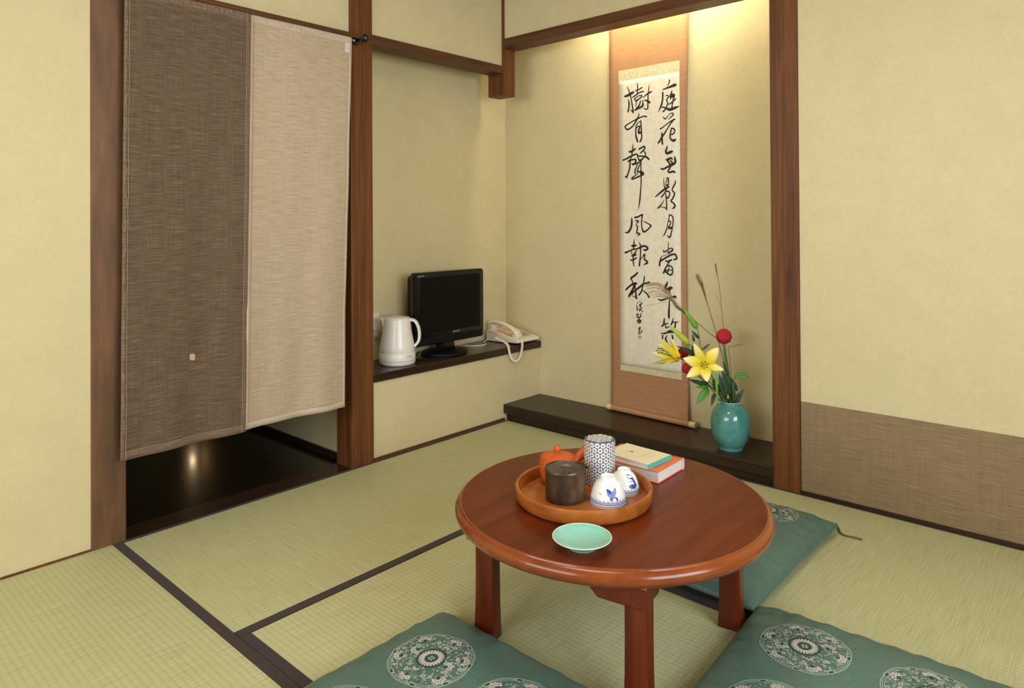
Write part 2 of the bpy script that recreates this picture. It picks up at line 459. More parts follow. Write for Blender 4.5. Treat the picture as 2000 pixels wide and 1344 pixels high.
for sx in (-1, 1):
    for sy in (-1, 1):
        a = R(9); ca, sa = math.cos(a), math.sin(a)
        cx, cy = sx * 0.212, sy * 0.212

        def loc2(u, v, z, cx=cx, cy=cy): return (cx + u * ca - v * sa, cy + u * sa + v * ca, z)
        m = MB()
        prof = [(TH - 0.040, 0.0255, 0.0175), (0.16, 0.0255, 0.0175), (0.09, 0.0260, 0.018), (0.04, 0.0272, 0.019), (0.0, 0.0292, 0.0205)]
        vs = []; fs = []
        for z, hw, hd in prof:
            vs += [loc2(u * hw, v * hd + (sy * (hd - 0.0175) * 0.5), z) for u, v in ((-1, -1), (1, -1), (1, 1), (-1, 1))]
        for k in range(len(prof) - 1):
            for q in range(4): fs.append((k * 4 + q, k * 4 + (q + 1) % 4, k * 4 + 4 + (q + 1) % 4, k * 4 + 4 + q))
        fs += [(0, 1, 2, 3), (16, 17, 18, 19)]
        m.add(vs, fs).build('leg', TABLEV, tb, bevel=0.004, seg=2, smooth=40)
        x0, x1 = (-0.125, 0.042) if sx > 0 else (-0.042, 0.125)
        b0, b1 = (x0 + 0.055, x1 - 0.012) if sx > 0 else (x0 + 0.012, x1 - 0.055)
        m = MB().prism([(x0, TH - 0.039), (x1, TH - 0.039), (b1, TH - 0.088), (b0, TH - 0.088)], lambda u, v, w_: loc2(u, w_, v), -0.048 if sy < 0 else -0.03, 0.03 if sy < 0 else 0.048)
        m.build('leg_bracket', TABLEV, tb, bevel=0.005)

# tray with tea things
TRC = Vector((1.392, -1.238, TH)); TRAYM = wood('tray_wood', lin(134, 70, 22), lin(186, 112, 48), 0, 0.32, 0.3, across=20, along=2, bump=0.05, patch=0.25, seed=7)
tr = thing('round_tray', TRC, 'round wooden tray with raised rim holding the tea things', 'tray')
MB().lathe([(0, 0), (0.150, 0), (0.158, 0.002), (0.163, 0.008), (0.1655, 0.032), (0.1645, 0.0355), (0.161, 0.037), (0.1575, 0.0355), (0.1555, 0.030), (0.1525, 0.0085), (0.148, 0.0065), (0, 0.0065)], 96).build('tray_body', TRAYM, tr, smooth=45)
TZ = TH + 0.0066

# tea canister
CAN = plain('canister_blue_grey', lin(86, 88, 106), 0.45, 0.1)
PRW = plain('print_white', lin(232, 230, 226), 0.5, 0.05)
PRD = plain('print_dark', lin(62, 62, 76), 0.5, 0.1)
cn = thing('tea_canister', (1.372, -1.140, TZ), 'paper-covered tea canister with white flowers on grey-blue, standing on the tray', 'canister')
CR = 0.0385
MB().lathe([(0, 0), (CR - 0.001, 0), (CR - 0.0003, 0.001), (CR - 0.0003, 0.066), (0, 0.066)], 48).build('canister_body', CAN, cn, smooth=40)
ld = MB().lathe([(0, 0.0665), (CR + 0.0004, 0.0665), (CR + 0.0004, 0.108), (CR - 0.001, 0.1105), (CR - 0.004, 0.112), (0, 0.1122)], 48).build('canister_lid', CAN, cn, smooth=40)


def flower_print(mb, fn, r, rot=0, np=7):
    for k in range(np):
        a = rot + 2 * PI * k / np; ca, sa = math.cos(a), math.sin(a)
        poly = [(0.30, -0.10), (0.62, -0.30), (0.92, -0.26), (1.0, 0), (0.92, 0.26), (0.62, 0.30), (0.30, 0.10)]
        mb.add([fn(r * (u * ca - v * sa), r * (u * sa + v * ca), 0.0003) for u, v in poly], [tuple(range(7))], 0)
    mb.add([fn(r * 0.30 * math.cos(2 * PI * k / 8), r * 0.30 * math.sin(2 * PI * k / 8), 0.0005) for k in range(8)], [tuple(range(8))], 1)


pm, pl, random_c = MB(), MB(), random.Random(3)
NC = 17
for row in range(9):
    z = 0.0065 + row * 0.0123
    for k in range(NC):
        th = 2 * PI * (k + 0.5 * (row % 2)) / NC
        fr = CR + (0.0006 if z > 0.066 else 0)
        f = lambda u, v, h, th=th, z=z, fr=fr: ((fr + h) * math.cos(th + u / fr), (fr + h) * math.sin(th + u / fr), z + v)
        
        flower_print(pl if z > 0.066 else pm, f, 0.0067, random_c.random() * 2)
for i in range(-3, 4):
    for j in range(-3, 4):
        x, y = (i + 0.5 * (j % 2)) * 0.0142, j * 0.0126
        if math.hypot(x, y) < 0.031: flower_print(pl, lambda u, v, h, x=x, y=y: (x + u, y + v, 0.1124 + h), 0.0067, random_c.random() * 2)
pm.build('flower_print', [PRW, PRD], cn, fix=False); pl.build('flower_print', [PRW, PRD], ld, fix=False)

# dark pot
POTM = NT('dark_glaze'); POTM.col(POTM.ramp(POTM.noise(POTM.coords((22, 22, 14)), 1, 5), [(0.35, lin(62, 54, 46)), (0.55, lin(96, 80, 60)), (0.7, lin(128, 102, 70))])).set(Roughness=0.34, Metallic=0.6); POTM = POTM.m
POTI = plain('dark_pot_inside', lin(74, 66, 54), 0.32, 0.15)
HOLE = plain('hole_dark', lin(18, 12, 9), 0.8)
pt = thing('dark_tea_pot', (1.368, -1.278, TZ), 'dark brown-grey glazed cylindrical pot with a pierced sunken strainer top', 'pot', R(42))
MB().lathe([(0, 0), (0.044, 0), (0.0475, 0.003), (0.0485, 0.012), (0.0482, 0.045), (0.0488, 0.068), (0.0496, 0.0725), (0.0485, 0.0745), (0.0465, 0.0735), (0.0455, 0.070)], 64).build('pot_body', POTM, pt, smooth=50)
stn = MB().lathe([(0.0458, 0.0715), (0.042, 0.0655), (0.034, 0.0622), (0.012, 0.0602), (0, 0.060)], 48).build('strainer', POTI, pt, smooth=50)
for (hx, hy) in ((-0.012, -0.004), (0.0, -0.007), (0.012, -0.005), (-0.004, 0.004), (0.008, 0.004), (0.0, 0.013)):
    MB().lathe([(0, 0), (0.0027, 0), (0.0024, 0.0006), (0, 0.0008)], 10, (hx, hy, 0.0601 + 18 * (hx * hx + hy * hy) * 0.1)).build('strainer_hole', HOLE, stn)
m = MB()
m.grid(8, 6, lambda u, v: (0.0465 + 0.012 * v * (1 - (2 * u - 1) ** 2 * 0.75), (u - 0.5) * 0.036 * (1 - 0.45 * v), 0.0735 - 0.02 * (1 - v) * (1 - (2 * u - 1) ** 2) ** 0.5 * 0 - (1 - v) * 0.010 + 0.0012 * v - 0.006 * (1 - (2 * u - 1) ** 2) * (1 - v * 0.6)))
m.build('spout', POTM, pt, solid=0.0025, smooth=60)

# orange teapot with a side handle
TERRA = plain('terracotta', lin(192, 82, 30), 0.42, 0.08, 60, 0.05)
tpot = thing('side_handle_teapot', (1.290, -1.209, TZ), 'orange terracotta teapot with round lid knob and straight side handle', 'teapot', R(42))
MB().lathe([(0, 0), (0.032, 0), (0.038, 0.006), (0.0445, 0.024), (0.0468, 0.040), (0.0458, 0.054), (0.0438, 0.063), (0.0435, 0.0675), (0.041, 0.068), (0.0405, 0.0645)], 64).build('pot_body', TERRA, tpot, smooth=50)
lid = MB().lathe([(0.0405, 0.0655), (0.0395, 0.0682), (0.030, 0.0715), (0.015, 0.0745), (0, 0.0755)], 48).build('lid', TERRA, tpot, smooth=50)
MB().lathe([(0, 0.0745), (0.005, 0.0755), (0.0048, 0.0785), (0.0080, 0.0825), (0.0092, 0.0868), (0.0078, 0.0908), (0.0038, 0.0932), (0, 0.0936)], 24).build('lid_knob', TERRA, lid, smooth=50)
hd = Vector((0.80, 0.36, 0.52)).normalized(); h0 = Vector((0.038, 0.012, 0.046))
MB().tube([h0 + hd * s for s in (0, 0.012, 0.035, 0.058, 0.066, 0.068)], [0.009, 0.0095, 0.0125, 0.0152, 0.0146, 0.011], 20).build('handle', TERRA, tpot, smooth=50)
MB().tube([(0.0, 0.036, 0.036), (0.0, 0.048, 0.042), (0.0, 0.056, 0.048), (0.0, 0.061, 0.054)], [0.012, 0.009, 0.0065, 0.0055], 16).build('spout', TERRA, tpot, smooth=50)

# upturned porcelain cups
PORC = plain('porcelain', lin(232, 233, 228), 0.2, 0.02, coat=0.4)
BLUE = plain('cobalt_print', lin(54, 70, 148), 0.25, 0.25, 300)
PALEB = plain('pale_cobalt_print', lin(128, 148, 186), 0.3, 0.2, 300)


def cup(loc, label, s, motif):
    c = thing('porcelain_cup', loc, label, 'cup', 0, 'upturned cups on the tray')
    P = [(0.0432, 0.0), (0.0434, 0.004), (0.0416, 0.014), (0.0384, 0.026), (0.0340, 0.038), (0.0275, 0.049), (0.0190, 0.0555)]
    P = [(a * s, b * s) for a, b in P]
    MB().lathe([(0.0415 * s, 0.0005)] + P + [(0.0182 * s, 0.0605 * s), (0.0172 * s, 0.0622 * s), (0.0158 * s, 0.0615 * s), (0.0150 * s, 0.0575 * s), (0, 0.0565 * s)], 64).build('cup_body', PORC, c, smooth=45)

    def surf(th, z, h=0.0004):
        z = max(0.0, min(z, P[-1][1]))
        for (r0, z0), (r1, z1) in zip(P, P[1:]):
            if z <= z1 + 1e-9:
                r = r0 + (r1 - r0) * (z - z0) / max(z1 - z0, 1e-9); break
        return ((r + h) * math.cos(th), (r + h) * math.sin(th), z + h * 0.5)
    m = MB()

    def rib(pts, wd, mi):
        pts = catmull(pts, 4); L = []
        for i, p in enumerate(pts):
            a = pts[max(i - 1, 0)]; b = pts[min(i + 1, len(pts) - 1)]
            dx, dy = b[0] - a[0], b[1] - a[1]; q = math.hypot(dx, dy) or 1
            k = wd * 0.5 * (p[2] if len(p) > 2 else 1)
            L.append(((p[0] - dy / q * k), (p[1] + dx / q * k), (p[0] + dy / q * k), (p[1] - dx / q * k)))
        vs = []
        for x0_, y0_, x1_, y1_ in L: vs += [surf(th0 + x0_ / (0.04 * s), y0_), surf(th0 + x1_ / (0.04 * s), y1_)]
        m.add(vs, [(2 * i, 2 * i + 1, 2 * i + 3, 2 * i + 2) for i in range(len(L) - 1)], mi)
    th0 = R(-48)
    n = 26
    for k in range(n):           # zigzag band
        th0 = 2 * PI * k / n; wv = 0.04 * s * 2 * PI / n
        rib([(-wv / 2, 0.0095 * s, 1), (0, 0.0165 * s, 1), (wv / 2, 0.0095 * s, 1)], 0.0013 * s, 1)
        rib([(-wv / 4, 0.0095 * s, 1), (0, 0.0130 * s, 1), (wv / 4, 0.0095 * s, 1)], 0.0011 * s, 0)
    th0 = 0
    rib([(2 * PI * 0.04 * s * k / 60, 0.0078 * s, 1) for k in range(61)], 0.0014 * s, 0)
    rib([(2 * PI * 0.04 * s * k / 60, 0.0030 * s, 1) for k in range(61)], 0.0022 * s, 1)
    th0 = R(-44)
    if motif == 0:
        rib([(-0.012, 0.041, .3), (-0.006, 0.036, 1.2), (0.0, 0.030, 1.5), (0.002, 0.024, .6)], 0.0075, 0)
        rib([(0.013, 0.043, .4), (0.010, 0.036, 1.3), (0.004, 0.029, 1.5), (-0.001, 0.020, .9), (-0.003, 0.018, .3)], 0.0075, 0)
        rib([(-0.011, 0.037, .4), (-0.006, 0.029, 1), (0.0, 0.027, .6)], 0.0055, 1)
        rib([(0.008, 0.025, .4), (0.013, 0.021, 1), (0.015, 0.016, .3)], 0.005, 0)
        rib([(-0.031, 0.033, .3), (-0.027, 0.029, 1), (-0.024, 0.031, .3)], 0.003, 1)
    else:
        rib([(0.002, 0.044, .6), (0.010, 0.043, 1.2), (0.020, 0.040, 1)], 0.0075, 0)
        rib([(0.004, 0.022, .6), (0.012, 0.022, 1.2), (0.024, 0.020, 1)], 0.008, 0)
        rib([(0.020, 0.040, 1), (0.023, 0.030, 1), (0.026, 0.020, 1)], 0.007, 0)
        for q in (0.005, 0.013): rib([(q - .002, 0.032, .6), (q, 0.033, 1), (q + .002, 0.032, .6)], 0.004, 1)
    m.build('blue_print', [BLUE, PALEB], c, fix=False)
    return c


cup((1.457, -1.228, TZ), 'larger upturned white porcelain cup with a blue butterfly, nearest on the tray', 1.0, 0)
cup((1.449, -1.146, TZ), 'smaller upturned white porcelain cup with blue blocks, behind the butterfly cup', 0.88, 1)

# plate
CEL = plain('celadon_glaze', lin(136, 198, 180), 0.22, 0.05, 12, coat=0.4)
CELR = plain('celadon_rim', lin(206, 222, 196), 0.3, 0.04)
pp = thing('celadon_plate', (1.537, -1.441, TH), 'small pale turquoise plate on the table in front of the tray', 'plate')
MB().lathe([(0, 0.004), (0.026, 0.004), (0.027, 0), (0.031, 0), (0.033, 0.0045), (0.050, 0.0125), (0.0605, 0.0195), (0.0612, 0.0210), (0.0600, 0.0212), (0.049, 0.0155), (0.034, 0.0095), (0.018, 0.0078), (0, 0.0075)], 72).build('plate_body', CEL, pp, smooth=50)
MB().lathe([(0.0606, 0.0192), (0.0617, 0.0206), (0.0612, 0.0217), (0.0598, 0.0216), (0.0594, 0.0206)], 72, close=True).build('plate_rim', CELR, pp, smooth=50)

# books
ORANGE = plain('book_orange', lin(226, 112, 62), 0.45, 0.05)
PAGES = m_cloth('book_pages', lin(214, 204, 190), lin(230, 222, 212), lin(240, 234, 226), (10, 10, 1500), (5, 5, 5), 0.8, 0.2)
REDC = plain('book_red', lin(200, 58, 40), 0.45, 0.06)
PURP = plain('title_mauve', lin(176, 112, 132), 0.5, 0.1)
bk = thing('orange_book', (1.383, -0.972, TH), 'thick orange hardback book lying on the table under the small book', 'book', R(2))
MB().box(-0.097, 0.097, -0.070, 0.070, 0, 0.0025).build('back_cover', REDC, bk, bevel=0.0008)
MB().box(-0.097, 0.097, -0.070, 0.070, 0.0295, 0.032).build('front_cover', ORANGE, bk, bevel=0.0008)
MB().box(-0.094, 0.094, -0.066, 0.064, 0.0026, 0.0294).build('page_block', PAGES, bk)
MB().prism([(0.064, 0.0), (0.070, 0.0), (0.0745, 0.006), (0.0755, 0.016), (0.0745, 0.026), (0.070, 0.032), (0.064, 0.032), (0.0645, 0.016)], lambda u, v, w_: (w_, u, v), -0.097, 0.097).build('spine', plain('book_spine', lin(232, 218, 196), 0.5), bk, smooth=50)
m = MB()
for k, (a, b) in enumerate(((-0.055, 0.052), (-0.050, 0.035))): m.add([(0.060 + k * .014, a, 0.0322), (0.066 + k * .014, a, 0.0322), (0.066 + k * .014, b, 0.0322), (0.060 + k * .014, b, 0.0322)], [(0, 1, 2, 3)])
m.build('title_print', PURP, bk)
CREAM = plain('paperback_cream', lin(228, 218, 184), 0.5, 0.03)
TEAL = plain('paperback_teal', lin(86, 178, 156), 0.45, 0.05)
b2 = thing('small_paperback', (1.386, -0.985, TH + 0.0323), 'small cream paperback with teal spine lying on the orange book', 'book', R(-3))
MB().box(-0.072, 0.072, -0.054, 0.054, 0.0118, 0.0128).build('front_cover', CREAM, b2)
MB().box(-0.071, 0.071, -0.053, 0.053, 0.0011, 0.0117).build('page_block', PAGES, b2)
MB().box(-0.072, 0.072, -0.054, 0.054, 0, 0.001).build('back_cover', CREAM, b2)
MB().box(0.0705, 0.0728, -0.0542, 0.0542, 0, 0.0129).build('spine', TEAL, b2, bevel=0.0008)
m = MB()
for (x, y, wd, ln) in ((-0.028, -0.004, 0.004, 0.003), (-0.022, 0.0, 0.004, 0.006), (-0.017, -0.001, 0.003, 0.004)): m.add([(x, y, 0.0131), (x + wd, y, 0.0131), (x + wd, y + ln, 0.0131), (x, y + ln, 0.0131)], [(0, 1, 2, 3)])
m.build('cover_mark', INK, b2)
m = MB()
for k in range(3): m.add([(0.02 + k * .011, -0.03 + k * .01, 0.0131), (0.0215 + k * .011, -0.03 + k * .01, 0.0131), (0.0215 + k * .011, 0.03 - k * .004, 0.0131), (0.02 + k * .011, 0.03 - k * .004, 0.0131)], [(0, 1, 2, 3)])
m.build('cover_text', plain('grey_print', lin(196, 184, 152), 0.6), b2)

# ------------------------------------------------------------------ floor cushions
CUSH = m_cloth('cushion_satin', lin(69, 97, 86), lin(80, 110, 98), lin(92, 122, 110), (500, 30, 30), (30, 500, 30), 0.42, 0.05, sheen=0.0, vw=0.5)
MEDL = plain('medallion_cream', lin(196, 190, 176), 0.55, 0.1)
MEDM = plain('medallion_pale_green', lin(172, 188, 172), 0.55, 0.12)
MEDD = plain('medallion_dark_green', lin(44, 66, 58), 0.55, 0.1)
CORD = plain('cushion_cord', lin(92, 104, 76), 0.7, 0.15)
TUFT = plain('tuft_thread', lin(116, 140, 76), 0.7, 0.2)


def cush_fn(W, H, T, seed):
    def top(x, y):
        u, v = x / W, y / H
        e = max(0.0, 1 - abs(u) ** 5.5) * max(0.0, 1 - abs(v) ** 5.5)
        h = T * (0.30 + 0.60 * e ** 0.5 + 0.10 * (1 - u * u) * (1 - v * v))
        h -= 0.016 * math.exp(-(x * x + y * y) / 0.006)
        ed = max(abs(u), abs(v))
        h += 0.004 * noise.noise(Vector((x * 9, y * 9, seed))) * (1 - ed ** 6)
        wr_ = max(0, ed - 0.62) / 0.38
        along = y if abs(u) > abs(v) else x
        h += 0.0046 * wr_ * math.sin(along * 95 + 3 * noise.noise(Vector((along * 20, seed, 0)))) * (1 - wr_ ** 4)
        return h
    return top


def medallion(top, cx, cy, rad, rot, rnd):
    m = MB()

    def P(x, y, h): 
        ca, sa = math.cos(rot), math.sin(rot); X, Y = cx + rad * (x * ca - y * sa), cy + rad * (x * sa + y * ca)
        return (X, Y, top(X, Y) + h)

    def line(pts, wd, mi, h=0.0007):
        L = []
        for i, p in enumerate(pts):
            a = pts[max(i - 1, 0)]; b = pts[min(i + 1, len(pts) - 1)]; dx, dy = b[0] - a[0], b[1] - a[1]; q = math.hypot(dx, dy) or 1
            L += [P(p[0] - dy / q * wd / 2, p[1] + dx / q * wd / 2, h), P(p[0] + dy / q * wd / 2, p[1] - dx / q * wd / 2, h)]
        m.add(L, [(2 * i, 2 * i + 1, 2 * i + 3, 2 * i + 2) for i in range(len(pts) - 1)], mi)

    def blob(x, y, rx, ry, a, mi, h=0.0009, n=9):
        ca, sa = math.cos(a), math.sin(a)
        m.add([P(x + rx * math.cos(t) * ca - ry * math.sin(t) * sa, y + rx * math.cos(t) * sa + ry * math.sin(t) * ca, h) for t in [2 * PI * k / n for k in range(n)]], [tuple(range(n))], mi)

    def arc(x, y, r, a0, a1, wd, mi, n=8, h=0.0007):
        line([(x + r * math.cos(a0 + (a1 - a0) * k / n), y + r * math.sin(a0 + (a1 - a0) * k / n)) for k in range(n + 1)], wd, mi, h)
    # centre chrysanthemum
    arc(0, 0, 0.325, 0, 2 * PI, 0.045, 2, 48)
    for k in range(24):
        a = 2 * PI * k / 24; blob(0.225 * math.cos(a), 0.225 * math.sin(a), 0.075, 0.026, a, 0)
    arc(0, 0, 0.115, 0, 2 * PI, 0.05, 2, 24, 0.0005)
    for k in range(4): blob(0.055 * math.cos(k * PI / 2 + .7), 0.055 * math.sin(k * PI / 2 + .7), 0.025, 0.025, 0, 1)
    # scalloped outline
    for rr, wd in ((0.985, 0.016), (0.950, 0.011), (0.905, 0.011)):
        line([((rr - 0.018 * abs(math.sin(4 * t))) * math.cos(t), (rr - 0.018 * abs(math.sin(4 * t))) * math.sin(t)) for t in [2 * PI * k / 120 for k in range(121)]], wd, 1)
    for k in range(8):
        a = PI / 8 + k * PI / 4; blob(0.925 * math.cos(a), 0.925 * math.sin(a), 0.06, 0.026, a + PI / 2, 2, 0.0008); line([(0.925 * math.cos(a) - 0.085 * math.cos(t) * math.sin(a) + 0.05 * math.sin(t) * math.cos(a), 0.925 * math.sin(a) + 0.085 * math.cos(t) * math.cos(a) + 0.05 * math.sin(t) * math.sin(a)) for t in [2 * PI * j / 14 for j in range(15)]], 0.012, 1, 0.0009)

    def peony(x, y, a, s):
        for q in range(9):
            b = a - 1.6 + 3.2 * q / 8; r1 = s * (0.115 + 0.02 * (q % 2))
            blob(x + r1 * math.cos(b), y + r1 * math.sin(b), 0.036 * s, 0.022 * s, b, 0, 0.001)
        for q in range(6):
            b = a - 1.2 + 2.4 * q / 5; blob(x + s * 0.06 * math.cos(b), y + s * 0.06 * math.sin(b), 0.026 * s, 0.014 * s, b, 0, 0.0011)
        blob(x - s * 0.03 * math.cos(a), y - s * 0.03 * math.sin(a), 0.05 * s, 0.04 * s, a, 2, 0.0009)
    for k in range(6): 
        a = k * PI / 3 + PI / 6; peony(0.74 * math.cos(a), 0.74 * math.sin(a), a, 1.0)
    for k in range(2): peony(0.50 * math.cos(k * PI), 0.50 * math.sin(k * PI), k * PI + 1.2, 1.0)
    for k in range(2): peony(0.44 * math.cos(k * PI + PI / 2), 0.44 * math.sin(k * PI + PI / 2), k * PI + PI / 2, 0.55)
    for k in range(16):          # small rosettes
        a = 2 * PI * k / 16 + 0.16; r0 = 0.62 if k % 2 else 0.80; x, y = r0 * math.cos(a), r0 * math.sin(a)
        for q in range(6): blob(x + 0.038 * math.cos(q * PI / 3), y + 0.038 * math.sin(q * PI / 3), 0.022, 0.016, q * PI / 3, 0)
        blob(x, y, 0.014, 0.014, 0, 2, 0.001)
    for k in range(420):         # curling tendrils
        r0 = 0.36 + 0.55 * rnd.random() ** 0.8; a = rnd.random() * 2 * PI; x, y = r0 * math.cos(a), r0 * math.sin(a); s = 0.020 + 0.024 * rnd.random(); a0 = rnd.random() * 6
        line([(x + s * (1 - 0.09 * q) * math.cos(a0 + 0.55 * q), y + s * (1 - 0.09 * q) * math.sin(a0 + 0.55 * q)) for q in range(9)], 0.013, 1 if rnd.random() < 0.86 else 2)
    return m


def cushion(loc, rz, W, H, T, label, meds, seed):
    c = thing('floor_cushion', loc, label, 'cushion', rz, 'patterned floor cushions around the table')
    top = cush_fn(W, H, T, seed)
    N = 64
    def edge(t): return math.copysign(1 - (1 - abs(t)) ** 2.1, t)
    def bulge(u, v):   # outline bows in a little between the corners
        return (u * W * (1 - 0.020 * (1 - v * v) * abs(u)), v * H * (1 - 0.020 * (1 - u * u) * abs(v)))
    m = MB()
    def ft(a, b):
        u, v = edge(2 * a - 1), edge(2 * b - 1); x, y = bulge(u, v); return (x, y, top(u * W, v * H))
    def fb(a, b):
        u, v = edge(2 * a - 1), edge(2 * b - 1); x, y = bulge(u, v)
        e = max(abs(u), abs(v)) ** 10
        return (x, y, 0.0015 + (0.30 * T - 0.003) * e)
    m.grid(N, N, ft); m.grid(N, N, fb)
    bnd = [i for i in range(N)] + [N + (N + 1) * j for j in range(N)] + [(N + 1) * N + N - i for i in range(N)] + [(N + 1) * (N - j) for j in range(N)]
    b = (N + 1) ** 2
    m.f += [(bnd[i], bnd[(i + 1) % len(bnd)], bnd[(i + 1) % len(bnd)] + b, bnd[i] + b) for i in range(len(bnd))]; m.mi += [0] * len(bnd)
    m.build('cushion_cover', CUSH, c, smooth=180)
    rnd = random.Random(seed)
    for (x, y, rot) in meds:
        medallion(top, x, y, 0.095, rot, rnd).build('medallion', [MEDL, MEDM, MEDD], c, fix=False)
    tm = MB()
    for k in range(10):
        a = 2 * PI * k / 10; ln = 0.03 + 0.025 * rnd.random()
        tm.tube([(0, 0, top(0, 0) + 0.001), (ln * .5 * math.cos(a), ln * .5 * math.sin(a), top(ln * .5 * math.cos(a), ln * .5 * math.sin(a)) + 0.006), (ln * math.cos(a + .3), ln * math.sin(a + .3), top(ln * math.cos(a), ln * math.sin(a)) + 0.002)], 0.0011, 5)
    tm.build('tuft', TUFT, c)
    for sx in (-1, 1):
        for sy in (-1, 1):
            if (loc[0], sx, sy) == (1.375, 1, 1): continue
            x, y = sx * (W - 0.002), sy * (H - 0.002)
            MB().tube([(x, y, 0.012), (x + sx * .008, y + sy * .006, 0.008), (x + sx * .013, y + sy * .012, 0.004)], [0.002, 0.003, 0.0015], 6).build('corner_cord', CORD, c)
    return c


q = 0.118
cushion((1.385, -1.735, 0), R(0), 0.295, 0.315, 0.072, 'teal floor cushion with cream medallions at the table front, nearest the viewer', [(-q, q, 0), (q, q, 0.2), (-q, -q, 0.1), (q, -q, 0)], 5)
cushion((1.982, -1.170, 0), R(3), 0.295, 0.315, 0.072, 'teal floor cushion with cream medallions to the right of the round table', [(-q - .01, q + .01, 0.5), (q, q, 0.2), (-q, -q, 0.1), (q, -q, 0)], 9)
c3 = cushion((1.375, -0.575, 0), R(0), 0.297, 0.330, 0.074, 'teal floor cushion half under the table, nearest the back wall', [(q + .005, 0.19, 0.3), (-q, 0.19, 0.2), (-q, -0.1, 0.1), (q, -0.1, 0)], 13)
cp = [on_plane(x, y, 2, 0.004) for x, y in ((1633, 1023), (1638, 1032), (1643, 1042), (1655, 1047), (1670, 1050), (1684, 1054))]
off(MB().tube([(1.668, -0.246, 0.014)] + catmull([tuple(p) for p in cp], 4), 0.0028, 6), c3).build('corner_cord', CORD, c3, smooth=60)

# ------------------------------------------------------------------ doorway curtain on its rod
NX = 0.040
rd = thing('curtain_rod', (NX, -1.36, 1.760), 'thin dark wooden rod with black end knob holding the doorway curtain', 'rod')
off(MB().tube([(NX, -1.86, 1.760), (NX, -0.900, 1.760)], 0.0095, 14), rd).build('rod', BEAMY, rd, smooth=50)
for y0, yy in ((-0.915, -0.882), (-1.842, -1.875)):
    m = MB().lathe([(0, -0.017), (0.010, -0.0135), (0.0160, -0.005), (0.0165, 0.004), (0.0110, 0.0125), (0, 0.0165)], 20)
    m.v = [(x, z, y) for x, y, z in m.v]; m.v = [(x, y * 1.1 + (yy + 1.36), z) for x, y, z in m.v]
    m.build('end_knob', BLACKP, rd, smooth=60)
    sg = 1 if yy > -1.3 else -1
    hk = MB().lathe([(0.0, 0), (0.024, 0), (0.0245, 0.004), (0.020, 0.009), (0, 0.011)], 24)
    hk.v = [(z + 0.0065 - NX, x + (y0 + sg * 0.008 + 1.36), y - 0.004) for x, y, z in hk.v]
    hk.build('wall_bracket', BLACKP, rd, smooth=50)
    MB().tube([(0.008 - NX, y0 + sg * .008 + 1.36, -0.014), (-0.008, y0 + sg * .006 + 1.36, -0.016), (0.006, y0 + sg * .004 + 1.36, -0.013), (0.012, y0 + sg * .004 + 1.36, 0.0)], 0.0048, 8).build('bracket_hook', BLACKP, rd, smooth=50)

nr = thing('doorway_curtain', (NX, -1.39, 0.27), 'two-tone linen doorway curtain, dark brown left half and beige right half', 'curtain')


def nor_pt(ya, yb, za, zb, sh, u, v, k, xo=0.0):
    """u across, v from the top (0) down (1)"""
    y = ya + (yb - ya) * u - (sh[0] + (sh[1] - sh[0]) * u) * v; z = za + (zb - za) * v
    r = v ** 1.3
    x = NX + 0.007 * r * math.sin(u * 7.5 + k * 2.0) + 0.004 * r * math.sin(u * 15 + k + v * 2.0) + 0.0025 * noise.noise(Vector((u * 3, v * 6, k * 9))) + xo
    if k == 1: x += 0.022 * max(0, v - 0.75) * 4 * max(0, u - 0.7) * 3.3 * 0.5
    return (x, y, z)


